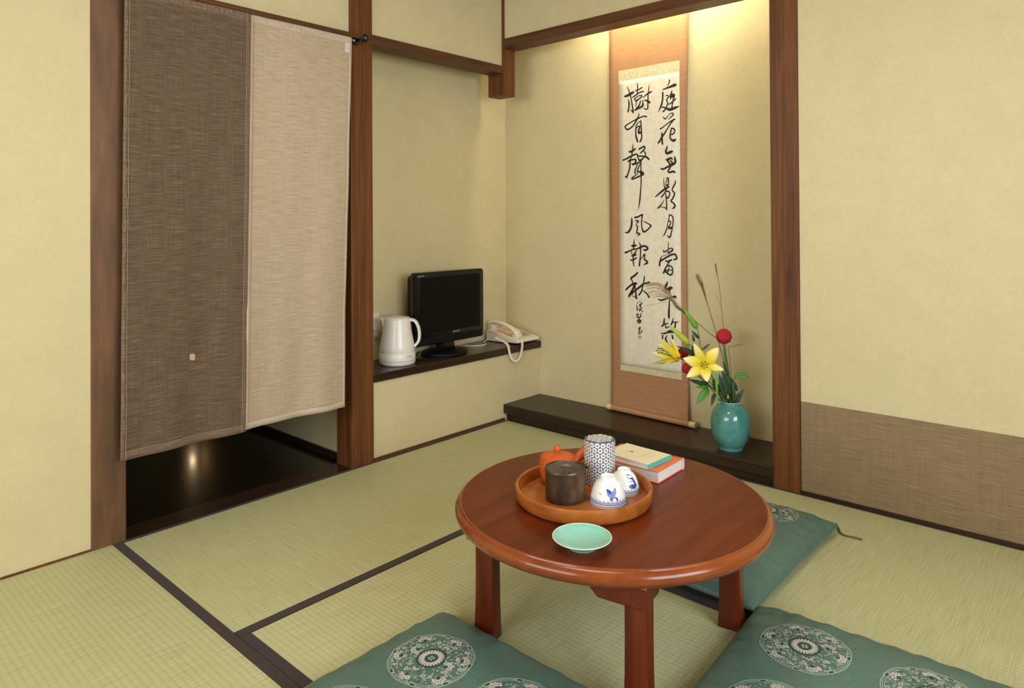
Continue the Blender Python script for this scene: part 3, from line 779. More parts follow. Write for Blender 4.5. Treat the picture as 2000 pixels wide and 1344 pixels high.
panels = [(0, -1.797, -1.378, 1.770, 0.266, (0.0165, 0.028), NOR_D, NOR_DH, 'dark_brown_panel'), (1, -1.379, -0.9445, 1.770, 0.271, (0.028, 0.047), NOR_L, NOR_LH, 'beige_panel')]
for k, ya, yb, za, zb, sh_, mt, mh, nm in panels:
    fn = lambda u, v, a=(ya, yb, za, zb, sh_), k=k: nor_pt(*a, u, v, k, -0.005 * k)
    p = off(MB().grid(48, 110, fn), nr).build(nm, mt, nr, smooth=180, solid=0.0014)
    W_ = yb - ya
    hem = MB()
    for (u0, u1, v0, v1, nu, nv) in ((0, 0.030, 0, 1, 2, 110), (0.970, 1, 0, 1, 2, 110), (0, 1, 0.984, 1, 48, 2), (0, 1, 0, 0.032, 48, 4)):
        for xo in (0.0012,):
            hem.grid(nu, nv, lambda a, b, u0=u0, u1=u1, v0=v0, v1=v1: nor_pt(ya, yb, za, zb, sh_, u0 + (u1 - u0) * a, v0 + (v1 - v0) * b, k, 0.0014 - 0.005 * k))
    off(hem, nr).build('hem', mh, p, smooth=180, solid=0.0008)
    st = MB(); rs = random.Random(k)
    for u in (0.036, 0.964):
        st.tube([Vector(nor_pt(ya, yb, za, zb, sh_, u + 0.0015 * math.sin(i * 1.7), i / 60, k, 0.0022 - 0.005 * k)) for i in range(61)], 0.0006, 4)
    st.tube([Vector(nor_pt(ya, yb, za, zb, sh_, 0.03 + 0.94 * i / 40, 0.983, k, 0.0022 - 0.005 * k)) for i in range(41)], 0.0006, 4)
    for i in range(22 if k == 0 else 14):    # loose zig-zag threads on the rod pocket
        u = 0.05 + 0.9 * i / 22 + 0.01 * rs.random()
        pts = [nor_pt(ya, yb, za, zb, sh_, min(0.98, u + 0.02 * rs.uniform(-1, 1)), 0.006 + 0.022 * rs.random(), k, 0.0026 - 0.005 * k) for _ in range(3)]
        st.tube(catmull(pts, 5), 0.0005, 4)
    for i in range(18 if k == 0 else 0):     # and down the left hem
        v = 0.03 + 0.94 * i / 18
        pts = [nor_pt(ya, yb, za, zb, sh_, 0.004 + 0.026 * rs.random(), v + 0.014 * j, k, 0.0026) for j in range(3)]
        st.tube(catmull(pts, 4), 0.0005, 4)
    tag(off(st, nr).build('stitching', STITCH, p), 'pale stitching thread')
    if k == 1:
        cp_ = [Vector(nor_pt(ya, yb, za, zb, sh_, u, v, k, -0.002)) for u, v in ((0.925, 0.030), (0.972, 0.030), (0.972, 0.056), (0.925, 0.056))]
        off(MB().add(cp_, [(0, 1, 2, 3)]), nr).build('label_tag', plain('tag_white', lin(214, 206, 200), 0.7), p, solid=0.0006)
        cp_ = [Vector(nor_pt(ya, yb, za, zb, sh_, u, v, k, -0.0012)) for u, v in ((0.955, 0.036), (0.952, 0.048), (0.940, 0.048))]
        off(MB().tube(cp_, 0.0008, 4), nr).build('tag_print', plain('tag_grey', lin(150, 140, 136), 0.7), p)

# ------------------------------------------------------------------ television
SZ = 0.3662
TVB = plain('tv_gloss_black', lin(10, 11, 14), 0.2, 0.05, coat=0.15, Specular_IOR_Level=0.3)
TVM = plain('tv_matt_black', lin(14, 14, 15), 0.5, Specular_IOR_Level=0.2)
SCR = plain('tv_screen', lin(12, 13, 8), 0.4, 0.02, Specular_IOR_Level=0.12)
LOGO = plain('logo_silver', lin(190, 190, 186), 0.35, 0.05, Metallic=0.4)
tv = thing('television', (-0.125, -0.301, SZ), 'small black flat-screen television standing on the shelf', 'television')
yz = lambda u, v, w_: (w_, u, v)
sh2 = lambda poly, dz: [(u, v + dz) for u, v in poly]
MB().prism(sh2(rrect(0.224, 0.171, 0.016), 0.232), yz, 0.012, 0.048).build('front_bezel', TVB, tv, bevel=0.004, smooth=40)
MB().prism(sh2(rrect(0.196, 0.131, 0.003), 0.248), yz, 0.0475, 0.0488).build('screen', SCR, tv, smooth=40)
MB().prism(sh2(rrect(0.205, 0.152, 0.02), 0.235), yz, -0.035, 0.013).build('back_housing', TVM, tv, bevel=0.008, smooth=40)
MB().box(0.0475, 0.0496, -0.208, 0.208, 0.066, 0.098).build('speaker_strip', TVM, tv, bevel=0.001)
MB().prism([(-0.055, 0.012), (0.055, 0.012), (0.042, 0.075), (-0.042, 0.075)], yz, -0.012, 0.022).build('stand_neck', TVB, tv, bevel=0.005, smooth=40)
m = MB().prism([(0.105 * math.cos(2 * PI * k / 40) * (1 + .12 * abs(math.cos(4 * PI * k / 40))), 0.135 * math.sin(2 * PI * k / 40)) for k in range(40)], lambda u, v, w_: (u * 0.9, v * 0.92, w_), 0.0, 0.012)
m.build('stand_base', TVM, tv, bevel=0.004, smooth=40)
text('AQUOS', 0.010, LOGO, tv, frame_mtx((0.0487, -0.190, 0.386), (0, 1, 0), (0, 0, 1)), 'brand_lettering', 1.2)
text('SHARP', 0.0125, LOGO, tv, frame_mtx((0.0492, 0.032, 0.1075), (0, 1, 0), (0, 0, 1)), 'brand_lettering', 1.25)
off(MB().tube(catmull([(-0.13, -0.46, SZ + .03), (-0.11, -0.50, SZ + .006), (-0.07, -0.50, SZ + .004), (-0.055, -0.46, SZ + .004), (-0.09, -0.42, SZ + .004)], 5), 0.003, 6), tv).build('power_cable', TVM, tv, smooth=60)

# ------------------------------------------------------------------ kettle
KW = plain('kettle_white', lin(232, 227, 218), 0.32, 0.02, coat=0.2)
KG = plain('kettle_grey', lin(178, 172, 160), 0.4, 0.04)
kt = thing('electric_kettle', (-0.100, -0.612, SZ), 'white plastic electric kettle on the shelf beside the post', 'kettle', R(42))
MB().lathe([(0, 0), (0.074, 0), (0.079, 0.003), (0.0815, 0.010), (0.082, 0.0195), (0, 0.0195)], 64).build('power_base', KW, kt, smooth=40)
MB().lathe([(0.0805, 0.0203), (0.0822, 0.0215), (0.0826, 0.032), (0.0818, 0.050), (0.0795, 0.053), (0.0792, 0.055), (0.0800, 0.057), (0.0775, 0.080), (0.0715, 0.115), (0.0655, 0.145), (0.0618, 0.175), (0.0605, 0.199), (0.0585, 0.203)], 72).build('kettle_body', KW, kt, smooth=35)
kl = MB().lathe([(0.0585, 0.2035), (0.0560, 0.2075), (0.045, 0.2105), (0.02, 0.2120), (0, 0.2122)], 48).build('lid', KW, kt, smooth=50)
MB().box(-0.038, -0.022, -0.012, 0.012, 0.209, 0.2145).build('lid_button', KG, kl, bevel=0.002)
m = MB()
m.grid(10, 8, lambda u, v: (-0.0575 - 0.023 * (1 - (2 * u - 1) ** 2) * v ** 1.3, (u - 0.5) * 0.070 * (0.4 + 0.6 * v), 0.150 + 0.054 * v + 0.003 * (1 - (2 * u - 1) ** 2) * v))
m.build('spout', KW, kt, solid=0.003, smooth=60)
hp = catmull([(0.052, 0, 0.199), (0.080, 0, 0.192), (0.096, 0, 0.165), (0.101, 0, 0.130), (0.096, 0, 0.100), (0.078, 0, 0.078)], 6)
m = MB(); vs = []; fs = []
for i, p in enumerate(hp):
    a = Vector(hp[max(i - 1, 0)]); b = Vector(hp[min(i + 1, len(hp) - 1)]); d = (b - a).normalized(); nn = Vector((d.z, 0, -d.x))
    wv = 0.0135; tk = 0.0065
    vs += [Vector(p) + nn * tk * c + Vector((0, wv * s, 0)) for s, c in ((-1, -.6), (-0.6, -1), (0.6, -1), (1, -.6), (1, .6), (0.6, 1), (-0.6, 1), (-1, .6))]
for i in range(len(hp) - 1):
    for q_ in range(8): fs.append((i * 8 + q_, i * 8 + (q_ + 1) % 8, i * 8 + 8 + (q_ + 1) % 8, i * 8 + 8 + q_))
fs += [tuple(range(8)), tuple(range(len(vs) - 8, len(vs)))]
m.add(vs, fs).build('handle', KW, kt, smooth=60)
ta = R(-42)
text('T-fal', 0.0145, plain('kettle_print', lin(120, 92, 80), 0.5), kt, frame_mtx((0.0829 * math.cos(ta), 0.0829 * math.sin(ta), 0.041), (-math.sin(ta), math.cos(ta), 0), (0, 0, 1)), 'brand_lettering')
m = MB().tube(catmull([(-0.19, -0.70, SZ + .004), (-0.205, -0.735, SZ + .004), (-0.19, -0.768, SZ + .004), (-0.222, -0.755, SZ + .02), (-0.236, -0.70, SZ + .07), (-0.236, -0.655, SZ + .135)], 6), 0.0032, 6)
k_r = Matrix.Rotation(-R(42), 3, 'Z'); m.v = [tuple(k_r @ (Vector(v) - kt.location)) for v in m.v]
m.build('power_cord', KG, kt, smooth=60)
ol = thing('wall_socket', (-0.245, -0.640, 0.525), 'white plastic socket plate with plug on the wall behind the kettle', 'socket')
MB().box(0.0, 0.008, -0.036, 0.036, -0.058, 0.058).build('socket_plate', KW, ol, bevel=0.003)
MB().box(0.008, 0.032, -0.016, 0.012, -0.045, -0.015).build('plug', KG, ol, bevel=0.004)

# ------------------------------------------------------------------ telephone
PH = plain('phone_ivory', lin(226, 216, 190), 0.4, 0.03)
PHG = plain('phone_keys', lin(168, 164, 150), 0.5)
PHP = plain('phone_card_pink', lin(222, 176, 150), 0.6, 0.1)
ph = thing('telephone', (-0.105, 0.160, SZ), 'ivory corded desk telephone at the right end of the shelf', 'telephone')
# local x towards the room, y along the shelf
MB().prism([(-0.110, 0.002), (-0.108, 0.058), (-0.092, 0.064), (0.112, 0.026), (0.118, 0.020), (0.116, 0.010), (0.02, 0.004)], lambda u, v, w_: (u, w_, v), -0.078, 0.098).build('phone_body', PH, ph, bevel=0.003)
slope = lambda x: 0.064 - (x + 0.092) * 0.0382 / 0.204
tp_ = lambda x0, x1, y0, y1, h: [(x, y, slope(x) + d) for d in (-0.002, h) for x, y in ((x0, y0), (x1, y0), (x1, y1), (x0, y1))]
BF = [(0, 3, 2, 1), (4, 5, 6, 7), (0, 1, 5, 4), (1, 2, 6, 5), (2, 3, 7, 6), (3, 0, 4, 7)]
for i in range(4):
    for j in range(3):
        x = 0.0 + i * 0.022; y = 0.012 + j * 0.022
        MB().add(tp_(x, x + 0.014, y, y + 0.015, 0.004), BF).build('key_button', PHG, ph, bevel=0.001)
MB().add(tp_(-0.070, -0.018, 0.008, 0.085, 0.0012), BF).build('dial_card', PHP, ph)
MB().add(tp_(-0.055, 0.055, -0.066, -0.030, 0.0012), BF).build('cradle_card', PHP, ph)
hs = MB(); hv = []; hf = []
pro = catmull([(-0.112, 0.088, 0.016), (-0.100, 0.096, 0.016), (-0.070, 0.1005, 0.0115), (-0.02, 0.098, 0.0105), (0.03, 0.086, 0.0105), (0.065, 0.070, 0.0115), (0.088, 0.056, 0.016), (0.100, 0.046, 0.015)], 5)
for i, (x, z, r_) in enumerate(pro):
    for q_ in range(10):
        a = 2 * PI * q_ / 10; hv.append((x + 0.25 * r_ * math.sin(a), -0.046 + 1.55 * r_ * math.cos(a), z + r_ * math.sin(a) * 0.85))
for i in range(len(pro) - 1):
    for q_ in range(10): hf.append((i * 10 + q_, i * 10 + (q_ + 1) % 10, i * 10 + 10 + (q_ + 1) % 10, i * 10 + 10 + q_))
hf += [tuple(range(10)), tuple(range(len(hv) - 10, len(hv)))]
ho = hs.add(hv, hf).build('handset', PH, ph, smooth=50)
MB().box(-0.112, -0.072, -0.068, -0.024, 0.052, 0.090).build('ear_cup', PH, ho, bevel=0.008, seg=3, smooth=40)
MB().box(0.066, 0.104, -0.068, -0.024, 0.028, 0.052).build('mouth_cup', PH, ho, bevel=0.008, seg=3, smooth=40)
cw = [on_plane(x, y, 0, xx) for x, y, xx in ((968, 661, -0.10), (976, 664, -0.075), (985, 668, -0.045), (992, 675, 0.004), (994, 684, 0.017), (996, 693, 0.018), (1000, 702, 0.018), (1007, 706, 0.018), (1013, 702, 0.018), (1017, 693, 0.018), (1019, 683, 0.018), (1020, 671, 0.020))]
cw = [Vector(p) for p in catmull([tuple(p) for p in cw] + [(0.008, 0.112, SZ + 0.03)], 14)]
hel = []; N_ = len(cw)
for i in range(N_ * 4 - 3):
    t_ = i / 4; k_ = min(int(t_), N_ - 2); p = cw[k_].lerp(cw[k_ + 1], t_ - k_); d = (cw[k_ + 1] - cw[k_]).normalized()
    a = d.orthogonal().normalized(); b = d.cross(a); an = i * 1.05
    a = Vector((1, 0, 0)) - d * d.x
    if a.length < 0.1: a = Vector((0, 0, 1)) - d * d.z
    a.normalize(); b = d.cross(a)
    hel.append(p + (a * math.cos(an) + b * math.sin(an)) * 0.0052)
off(MB().tube(hel, 0.0021, 5), ph).build('coiled_cord', PH, ph, smooth=60)
off(MB().tube(catmull([(-0.20, 0.09, SZ + .01), (-0.18, 0.03, SZ + .005), (-0.12, -0.02, SZ + .004), (-0.14, -0.09, SZ + .004), (-0.22, -0.12, SZ + .004)], 6), 0.0028, 6), ph).build('line_cord', PH, ph, smooth=60)

# ------------------------------------------------------------------ hanging scroll
SY = 0.262
SCB = m_cloth('scroll_brown_silk', lin(158, 112, 74), lin(172, 126, 86), lin(184, 139, 98), (12, 12, 300), (300, 300, 12), 0.7, 0.15)
PAPER = m_cloth('scroll_paper', lin(222, 212, 186), lin(230, 221, 198), lin(236, 228, 208), (30, 30, 30), (120, 120, 120), 0.85, 0.05)
BROC = NT('scroll_brocade'); _v = BROC.n('ShaderNodeTexVoronoi'); _v.inputs['Scale'].default_value = 85; BROC.l(BROC.coords((1, 1, 1)), _v.inputs['Vector'])
BROC.col(BROC.ramp(_v.outputs['Distance'], [(0.25, lin(190, 180, 142)), (0.45, lin(232, 220, 184)), (0.6, lin(206, 194, 152))])).set(Roughness=0.6); BROC = BROC.m
IVORY = plain('roller_ivory', lin(226, 204, 150), 0.4, 0.06)
scl = thing('hanging_scroll', (0.67, SY, 0.084), 'long hanging scroll with two columns of black brush calligraphy in brown silk', 'scroll')


def s_y(x, z):
    y = SY - 0.0015 * math.sin(x * 9)
    y -= 0.016 * max(0, (0.30 - z) / 0.2) ** 1.5 * (0.6 + 0.8 * (x - 0.46) / 0.42)
    y += 0.0022 * math.sin(z * 30 + x * 5) * max(0, z - 1.62) * 2.4 + 0.0015 * noise.noise(Vector((x * 4, z * 9, 2))) * (1 if z > 1.5 else 0.3)
    return y


def xl(z): return 0.460 + 0.004 * ((z - 1.08) / 0.95) ** 2
def xr(z): return 0.873 + (0.022 * ((z - 1.08) / 0.92) ** 2 if z > 1.08 else 0.016 * ((1.08 - z) / 0.98) ** 4)


def silk(u, v):
    z = 0.098 + (2.10 - 0.098) * v; x = xl(z) + (xr(z) - xl(z)) * u
    return (x, s_y(x, z), z)


off(MB().grid(16, 110, silk), scl).build('silk_mount', SCB, scl, smooth=180, solid=0.0012)
strip = lambda x0, x1, z0, z1, dy, nu=10, nv=60: off(MB().grid(nu, nv, lambda u, v: (x0 + (x1 - x0) * u, s_y(x0 + (x1 - x0) * u, z0 + (z1 - z0) * v) - dy, z0 + (z1 - z0) * v)), scl)
pap = strip(0.5175, 0.847, 0.308, 1.682, 0.0014).build('paper', PAPER, scl, smooth=180, solid=0.0006)
strip(0.5175, 0.848, 1.682, 1.733, 0.0015, 10, 6).build('brocade_band', BROC, scl, solid=0.0006)
strip(0.5175, 0.847, 0.281, 0.308, 0.0015, 10, 6).build('brocade_band', BROC, scl, solid=0.0006)
off(MB().tube([(0.478, 0.2435, 0.0975), (0.902, 0.230, 0.0975)], 0.0125, 20), scl).build('roller', SCB, scl, smooth=50)
for p0, p1 in (((0.479, 0.2435, 0.0975), (0.451, 0.2445, 0.0975)), ((0.901, 0.230, 0.0975), (0.930, 0.229, 0.0975))):
    a, b = Vector(p0), Vector(p1)
    off(MB().tube([a, a.lerp(b, .1), a.lerp(b, .85), b], [0.0128, 0.0132, 0.0132, 0.0118], 20), scl).build('roller_knob', IVORY, scl, smooth=50)
off(MB().tube([(0.452, SY - .002, 2.10), (0.905, SY - .002, 2.10)], 0.007, 12), scl).build('top_rod', SCB, scl, smooth=50)
off(MB().tube([(0.56, SY, 2.105), (0.68, SY + .006, 2.155), (0.80, SY, 2.105)], 0.0015, 6), scl).build('hanging_cord', SCB, scl)

# brush strokes: x y width in a 17.9 / 16.8 times enlarged frame of each sign
SA, SB = 1075 / 60, 1075 / 64
SIGNS = [
 (1275, 150, SA, '600 125 50,585 215 45,540 290 35,500 325 10|360 455 30,500 400 60,650 345 80,760 300 110,810 290 90|360 550 55,360 680 60,345 850 58,300 1010 60,250 1130 45,195 1245 15|460 670 30,520 650 35,560 690 45,520 770 45,490 830 40,530 900 40,510 1010 45,480 1080 50,420 1180 50,370 1215 60|300 1050 40,400 1075 45,480 1110 60,600 1150 90,720 1120 90,820 1075 80,930 1040 20|675 480 15,670 570 60,640 680 90,640 770 40|610 690 40,700 665 120,755 640 80,740 720 80|730 760 40,710 900 45,690 1000 40,680 1080 60|545 950 30,600 955 40,690 890 50,760 820 50,810 775 50'),
 (1275, 215, SA, '355 225 10,400 280 40,455 310 45,510 250 30,580 160 25,680 105 35,730 140 45,700 200 45,620 275 35,530 350 10|270 665 50,380 590 40,520 480 38,680 370 45,780 325 55|720 370 50,620 500 45,520 660 45,420 820 60,340 930 70,270 1060 65,205 1150 60|320 790 35,330 880 60,335 1000 60,340 1100 60,350 1190 60|690 640 45,750 660 50,785 730 50,750 810 50,680 860 45,640 850 30|670 640 50,630 800 50,615 930 55,650 1030 60,740 1070 90,800 1040 70'),
 (1275, 280, SA, '520 80 20,500 180 60,465 280 70,510 350 90,600 320 90,680 290 80|480 575 50,560 560 90,640 510 60,690 560 50|520 600 60,590 700 60,640 760 80,740 720 90,800 660 80,790 560 70,780 480 50|300 880 50,370 905 60,480 850 65,580 800 70,680 750 60|640 620 60,690 680 50,640 800 60,600 880 60,550 970 60,590 1020 60,700 990 70,770 1000 60,800 1040 20'),
 (1275, 340, SA, '395 110 10,390 230 25,400 350 30,430 460 50,480 540 60|480 170 30,540 140 50,560 250 45,550 370 50,510 430 60|510 220 40,460 310 25,480 390 35,540 360 40|590 445 40,500 490 60,400 550 70,250 670 60,150 760 45,90 810 25|470 590 50,400 700 50,315 800 50|490 620 40,560 600 45,605 670 45,590 760 45,540 840 55,490 800 40|465 700 40,480 850 45,490 1000 45,495 1150 50,495 1250 45|410 890 10,350 1010 35,260 1120 50,195 1190 55|260 1150 25,370 1160 25,480 1200 45|800 230 30,800 320 50,740 430 55,690 560 45,760 650 50,760 750 55,700 870 55,650 950 50,730 1010 50,790 1100 60,750 1180 60,675 1220 10'),
 (1275, 410, SA, '590 170 40,570 330 35,540 450 30,510 620 38,460 770 42,410 870 40,350 920 10|590 185 40,660 190 45,720 280 45,720 450 42,690 650 42,650 830 45,630 920 55,575 960 55,510 880 15|550 400 35,610 400 45,640 460 40,600 540 40,570 600 50,570 640 60,650 625 80,690 620 50'),
 (1275, 470, SA, '565 50 20,555 180 30,555 300 35,560 450 30|380 345 40,410 400 50,480 350 30,580 290 35,670 265 40,715 320 50,650 380 60,580 440 35|480 370 25,560 430 40,600 470 20|540 475 15,420 520 20,320 560 25,290 640 50,260 740 60,245 870 60|280 720 50,400 640 60,550 550 60,680 490 60,790 480 60,840 560 60,840 640 60,740 660 40|460 710 40,540 730 60,660 675 60|580 750 50,520 860 45,450 980 55,390 1130 60|500 900 40,600 870 40,690 940 45,710 1060 45,690 1160 50,630 1200 60,540 1160 50,460 1080 60|585 880 30,570 980 30,530 1100 60|450 1030 30,580 1030 35,690 1040 30'),
 (1275, 540, SA, '530 165 15,500 260 70,460 360 90,470 430 80,560 450 110,640 400 100,690 400 50|600 480 60,600 600 40,600 750 30,590 900 45,585 1050 55,575 1200 70,575 1400 75,585 1474 30|190 790 30,300 830 60,430 800 50,560 760 50,700 720 60,800 710 80,830 750 40'),
 (1275, 610, SA, '415 220 40,405 330 60,390 430 60,320 490 40|390 420 30,470 400 40,545 385 30|455 450 40,480 540 45,540 520 35,600 490 25|730 210 25,700 330 50,660 430 55|720 350 40,800 345 40,900 335 30|810 360 50,800 460 55,785 530 50|300 730 30,400 745 45,520 700 60,620 670 100,700 690 60,780 700 40|355 810 50,350 920 50|500 810 30,460 930 60,500 1030 50,545 1080 20|690 810 50,710 890 60,670 960 55,690 1080 55,700 1130 30|700 1185 15,770 1195 35,850 1230 15'),
 (1213, 155, SB, '205 240 20,260 380 35,310 520 40,340 680 40,370 850 45,395 1000 50,400 1100 45|120 560 50,220 530 80,320 470 80,400 430 70|240 650 20,265 790 55,260 900 50,235 1060 55|310 1000 15,350 1030 35,400 1090 40|530 110 15,545 220 40,545 350 40,535 470 40|455 380 25,560 350 40,690 270 40|390 590 40,500 510 42,620 430 40,740 400 40|450 640 40,550 560 30,640 525 30,690 560 45,600 640 40,500 700 40|445 640 40,490 720 35,550 690 35|510 720 30,500 820 35,475 900 20|640 710 40,610 830 45,520 960 70,450 1020 35|520 970 70,620 930 60,710 870 70,720 770 45,710 690 25|930 190 20,915 330 35,895 500 38,890 680 45,885 850 45,880 950 45,820 985 40,735 940 15|730 600 25,830 510 45,920 450 50,1000 410 50|750 680 15,840 700 50,930 750 70,960 770 40'),
 (1213, 215, SB, '585 105 25,580 200 40,530 290 50,480 390 50,400 510 45,300 600 50,210 640 50,150 590 45,140 530 45,250 450 40,400 360 38,520 300 45,650 240 40,750 205 42,840 215 45|650 350 30,560 430 30,500 530 40,485 680 45,490 830 50,520 950 60,545 1040 50|650 350 40,660 480 45,665 620 45,680 760 45,685 880 45,660 980 55,630 1030 55|510 600 20,560 540 35,620 535 40,600 600 50,580 740 70,650 740 70'),
 (1213, 275, SB, '393 100 15,385 240 40,370 380 42,350 500 40,310 600 30|265 350 40,310 365 60,400 320 60,465 260 50|65 635 45,180 590 50,320 510 50,440 460 48,520 440 45,560 480 25|600 270 55,690 220 50,755 185 50,785 240 50,720 330 45,650 400 45|740 330 30,800 400 45,800 490 40|540 500 40,650 505 45,770 515 50,860 550 60,920 610 50|540 520 30,580 600 45,630 650 70,700 600 50,760 540 40|220 690 30,280 650 60,380 620 45,470 620 55,490 680 55,450 740 55,400 780 60,360 750 40|300 640 45,295 780 50,280 920 50,230 1080 50,180 1200 60,135 1160 25|410 770 50,520 745 50,600 710 50|540 790 35,490 900 42,460 1010 50,475 1080 40|620 780 35,580 870 40,550 960 45,545 1040 40|650 680 55,655 820 40,655 950 40,650 1080 60|545 1020 40,640 1020 60,710 1060 90,740 1110 50|560 1080 25,440 1160 35,360 1230 50,380 1260 45,500 1210 50,640 1150 50,740 1100 50|660 1150 40,663 1300 42,655 1500 36,640 1700 45,625 1900 50,605 2070 40,560 2290 8'),
 (1213, 405, SB, '350 340 25,355 450 60,345 590 65,300 730 65,220 825 60,120 820 15|460 335 55,560 310 50,650 265 50,710 240 50|705 245 50,685 400 42,680 560 42,700 700 45,740 800 60,830 770 50,920 690 45,985 600 50,900 540 35,800 485 30,720 450 10|470 430 25,540 450 50,575 465 40,520 520 25,485 560 20,540 620 45,535 720 45,515 840 45,580 850 40,620 875 50,570 915 35,520 945 8'),
 (1213, 460, SB, '440 110 15,430 230 40,415 340 45,415 460 50|330 340 25,410 340 80,500 325 45|150 560 65,260 520 45,400 450 40,520 440 40,620 400 60,740 345 60,840 370 60,880 430 60,800 485 60,735 465 35|350 510 25,350 600 35|500 480 35,480 550 45,430 610 45,360 670 45|400 680 40,490 630 50|310 800 35,370 810 45,450 770 50,515 730 35|400 680 40,400 820 40,410 930 40,430 1000 30|600 235 25,635 310 40,645 450 45,640 600 42,630 750 45,615 880 55,605 985 60|640 790 25,720 680 30,780 610 45,775 700 50,770 790 50,840 830 55,860 890 70,800 935 45,730 970 10'),
 (1213, 525, SB, '545 130 50,450 220 60,330 310 60,360 380 35,400 490 50|160 690 50,250 600 55,360 520 60,480 490 90,510 490 50|440 540 60,380 690 65,300 830 70,260 910 60|450 540 50,475 700 50,490 850 55,510 970 60|360 890 20,430 910 25,490 950 40|340 840 50,430 740 55,520 670 60,640 580 65,740 500 50,830 470 45,930 440 50|770 225 20,765 340 45,740 460 40,715 560 50,690 680 40,650 780 50,590 860 45|700 700 30,780 760 40,860 830 45,920 930 65'),
 (1213, 585, SB, '530 105 30,555 125 25|515 185 25,530 270 40,540 360 40|620 65 35,640 70 20|690 110 35,650 160 40,600 170 30|640 190 30,620 235 40,660 235 30|690 270 25,640 320 40,615 390 30|600 320 40,620 350 40|685 350 25,710 400 35'),
 (1213, 585, SB, '505 490 30,560 470 30,580 510 30,520 550 35,580 600 40,640 560 40,655 450 25|600 640 35,540 710 40,605 770 45,650 700 45,600 660 30|590 700 40,640 690 40'),
 (1213, 585, SB, '620 890 25,615 980 40,605 1050 40|560 960 20,640 930 40|585 1070 30,580 1110 35,620 1125 30,645 1080 30|685 1010 30,690 1070 35'),
]


def ink_pt(px, py):
    p = on_plane(px, py, 1, SY); return (p.x, p.z)


def ink(mb, strokes, ox, oy, s):
    for st_ in strokes.split('|'):
        pts = [tuple(float(c) for c in q_.split()) for q_ in st_.split(',')]
        if len(pts) == 2: pts.insert(1, tuple((a + b) / 2 for a, b in zip(*pts)))
        pts = catmull(pts, 5); L = []
        W2 = []
        for (x, y, w_) in pts:
            a = ink_pt(ox + x / s, oy + y / s); b = ink_pt(ox + (x + 10) / s, oy + y / s)
            W2.append((a[0], a[1], max(w_, 4) * (b[0] - a[0]) / 10 * 0.5))
        for i, (x, z, h) in enumerate(W2):
            a = W2[max(i - 1, 0)]; b = W2[min(i + 1, len(W2) - 1)]; dx, dz = b[0] - a[0], b[1] - a[1]; q_ = math.hypot(dx, dz) or 1
            L.append(((x - dz / q_ * h, z + dx / q_ * h), (x + dz / q_ * h, z - dx / q_ * h)))
        P3 = lambda x, z: (x, s_y(x, z) - 0.0020, z)
        mb.add([P3(*p) for l in L for p in l], [(2 * i, 2 * i + 1, 2 * i + 3, 2 * i + 2) for i in range(len(L) - 1)])
        for (x, z, h) in (W2[0], W2[-1]):
            mb.add([P3(x + h * math.cos(2 * PI * k / 10), z + h * math.sin(2 * PI * k / 10)) for k in range(10)], [tuple(range(10))])


for ox, oy, s_, d_ in SIGNS:
    m = MB(); ink(m, d_, ox, oy, s_); off(m, scl).build('ink_character', INK, pap, fix=False)
m = MB(); cs = [ink_pt(1213 + x / SB, 585 + y / SB) for x, y in ((566, 1180), (672, 1180), (672, 1290), (566, 1290))]
m.add([(x, s_y(x, z) - 0.002, z) for x, z in cs], [(0, 1, 2, 3)])
off(m, scl).build('seal_stamp', plain('seal_red', lin(204, 152, 128), 0.8, 0.25, 400), pap)

# ------------------------------------------------------------------ vase and flowers
VC = Vector((1.160, 0.082, 0.0822))
VGL = NT('vase_turquoise'); VGL.col(VGL.ramp(VGL.noise(VGL.coords((14, 14, 9)), 1, 4), [(0.35, lin(62, 128, 122)), (0.65, lin(92, 154, 146))])).set(Roughness=0.14, Coat_Weight=0.5, Coat_Roughness=0.08); VGL = VGL.m
va = thing('flower_vase', VC, 'rounded turquoise glazed vase on the dark platform holding the flowers', 'vase')
MB().lathe([(0, 0.004), (0.040, 0.004), (0.043, 0), (0.048, 0), (0.0495, 0.005), (0.0490, 0.009), (0.0535, 0.015), (0.0625, 0.028), (0.0710, 0.048), (0.0768, 0.074), (0.0788, 0.102), (0.0768, 0.128), (0.0700, 0.150), (0.0585, 0.167), (0.0465, 0.1765), (0.041, 0.1805), (0.0405, 0.184), (0.0435, 0.1885), (0.0425, 0.1900), (0.0385, 0.187), (0.036, 0.178), (0.036, 0.150), (0, 0.148)], 72).build('vase_body', VGL, va, smooth=50)
MB().lathe([(0.0405, 0.1868), (0.0437, 0.1878), (0.0440, 0.1895), (0.0423, 0.1908), (0.0400, 0.1895)], 60, close=True).build('vase_rim', plain('vase_rim_pale', lin(170, 200, 190), 0.25), va, smooth=50)

GR1 = plain('leaf_dark_green', lin(36, 66, 22), 0.45, 0.25, 60)
GR2 = plain('leaf_bright_green', lin(76, 132, 38), 0.45, 0.2, 60)
GR3 = plain('stem_green', lin(88, 122, 52), 0.5, 0.15)
GR4 = plain('blade_pale_green', lin(122, 164, 92), 0.5, 0.12)
YEL = NT('lily_petal'); _a = YEL.n('ShaderNodeAttribute'); _a.attribute_name = 'tone'
YEL.col(YEL.ramp(_a.outputs['Fac'], [(0.08, lin(236, 206, 30)), (0.45, lin(242, 222, 70)), (0.95, lin(245, 238, 164))])).set(Roughness=0.5); YEL = YEL.m
ANTH = plain('lily_anther', lin(96, 52, 26), 0.6)
BUD1 = plain('bud_yellow_green', lin(176, 198, 60), 0.45, 0.12, 40)
BUD2 = plain('bud_green', lin(112, 166, 58), 0.45, 0.12, 40)
RED = plain('cockscomb_red', lin(172, 14, 40), 0.75, 0.3, 200, 0.3)
STRAW = plain('grass_straw', lin(150, 116, 70), 0.6, 0.2, 90)
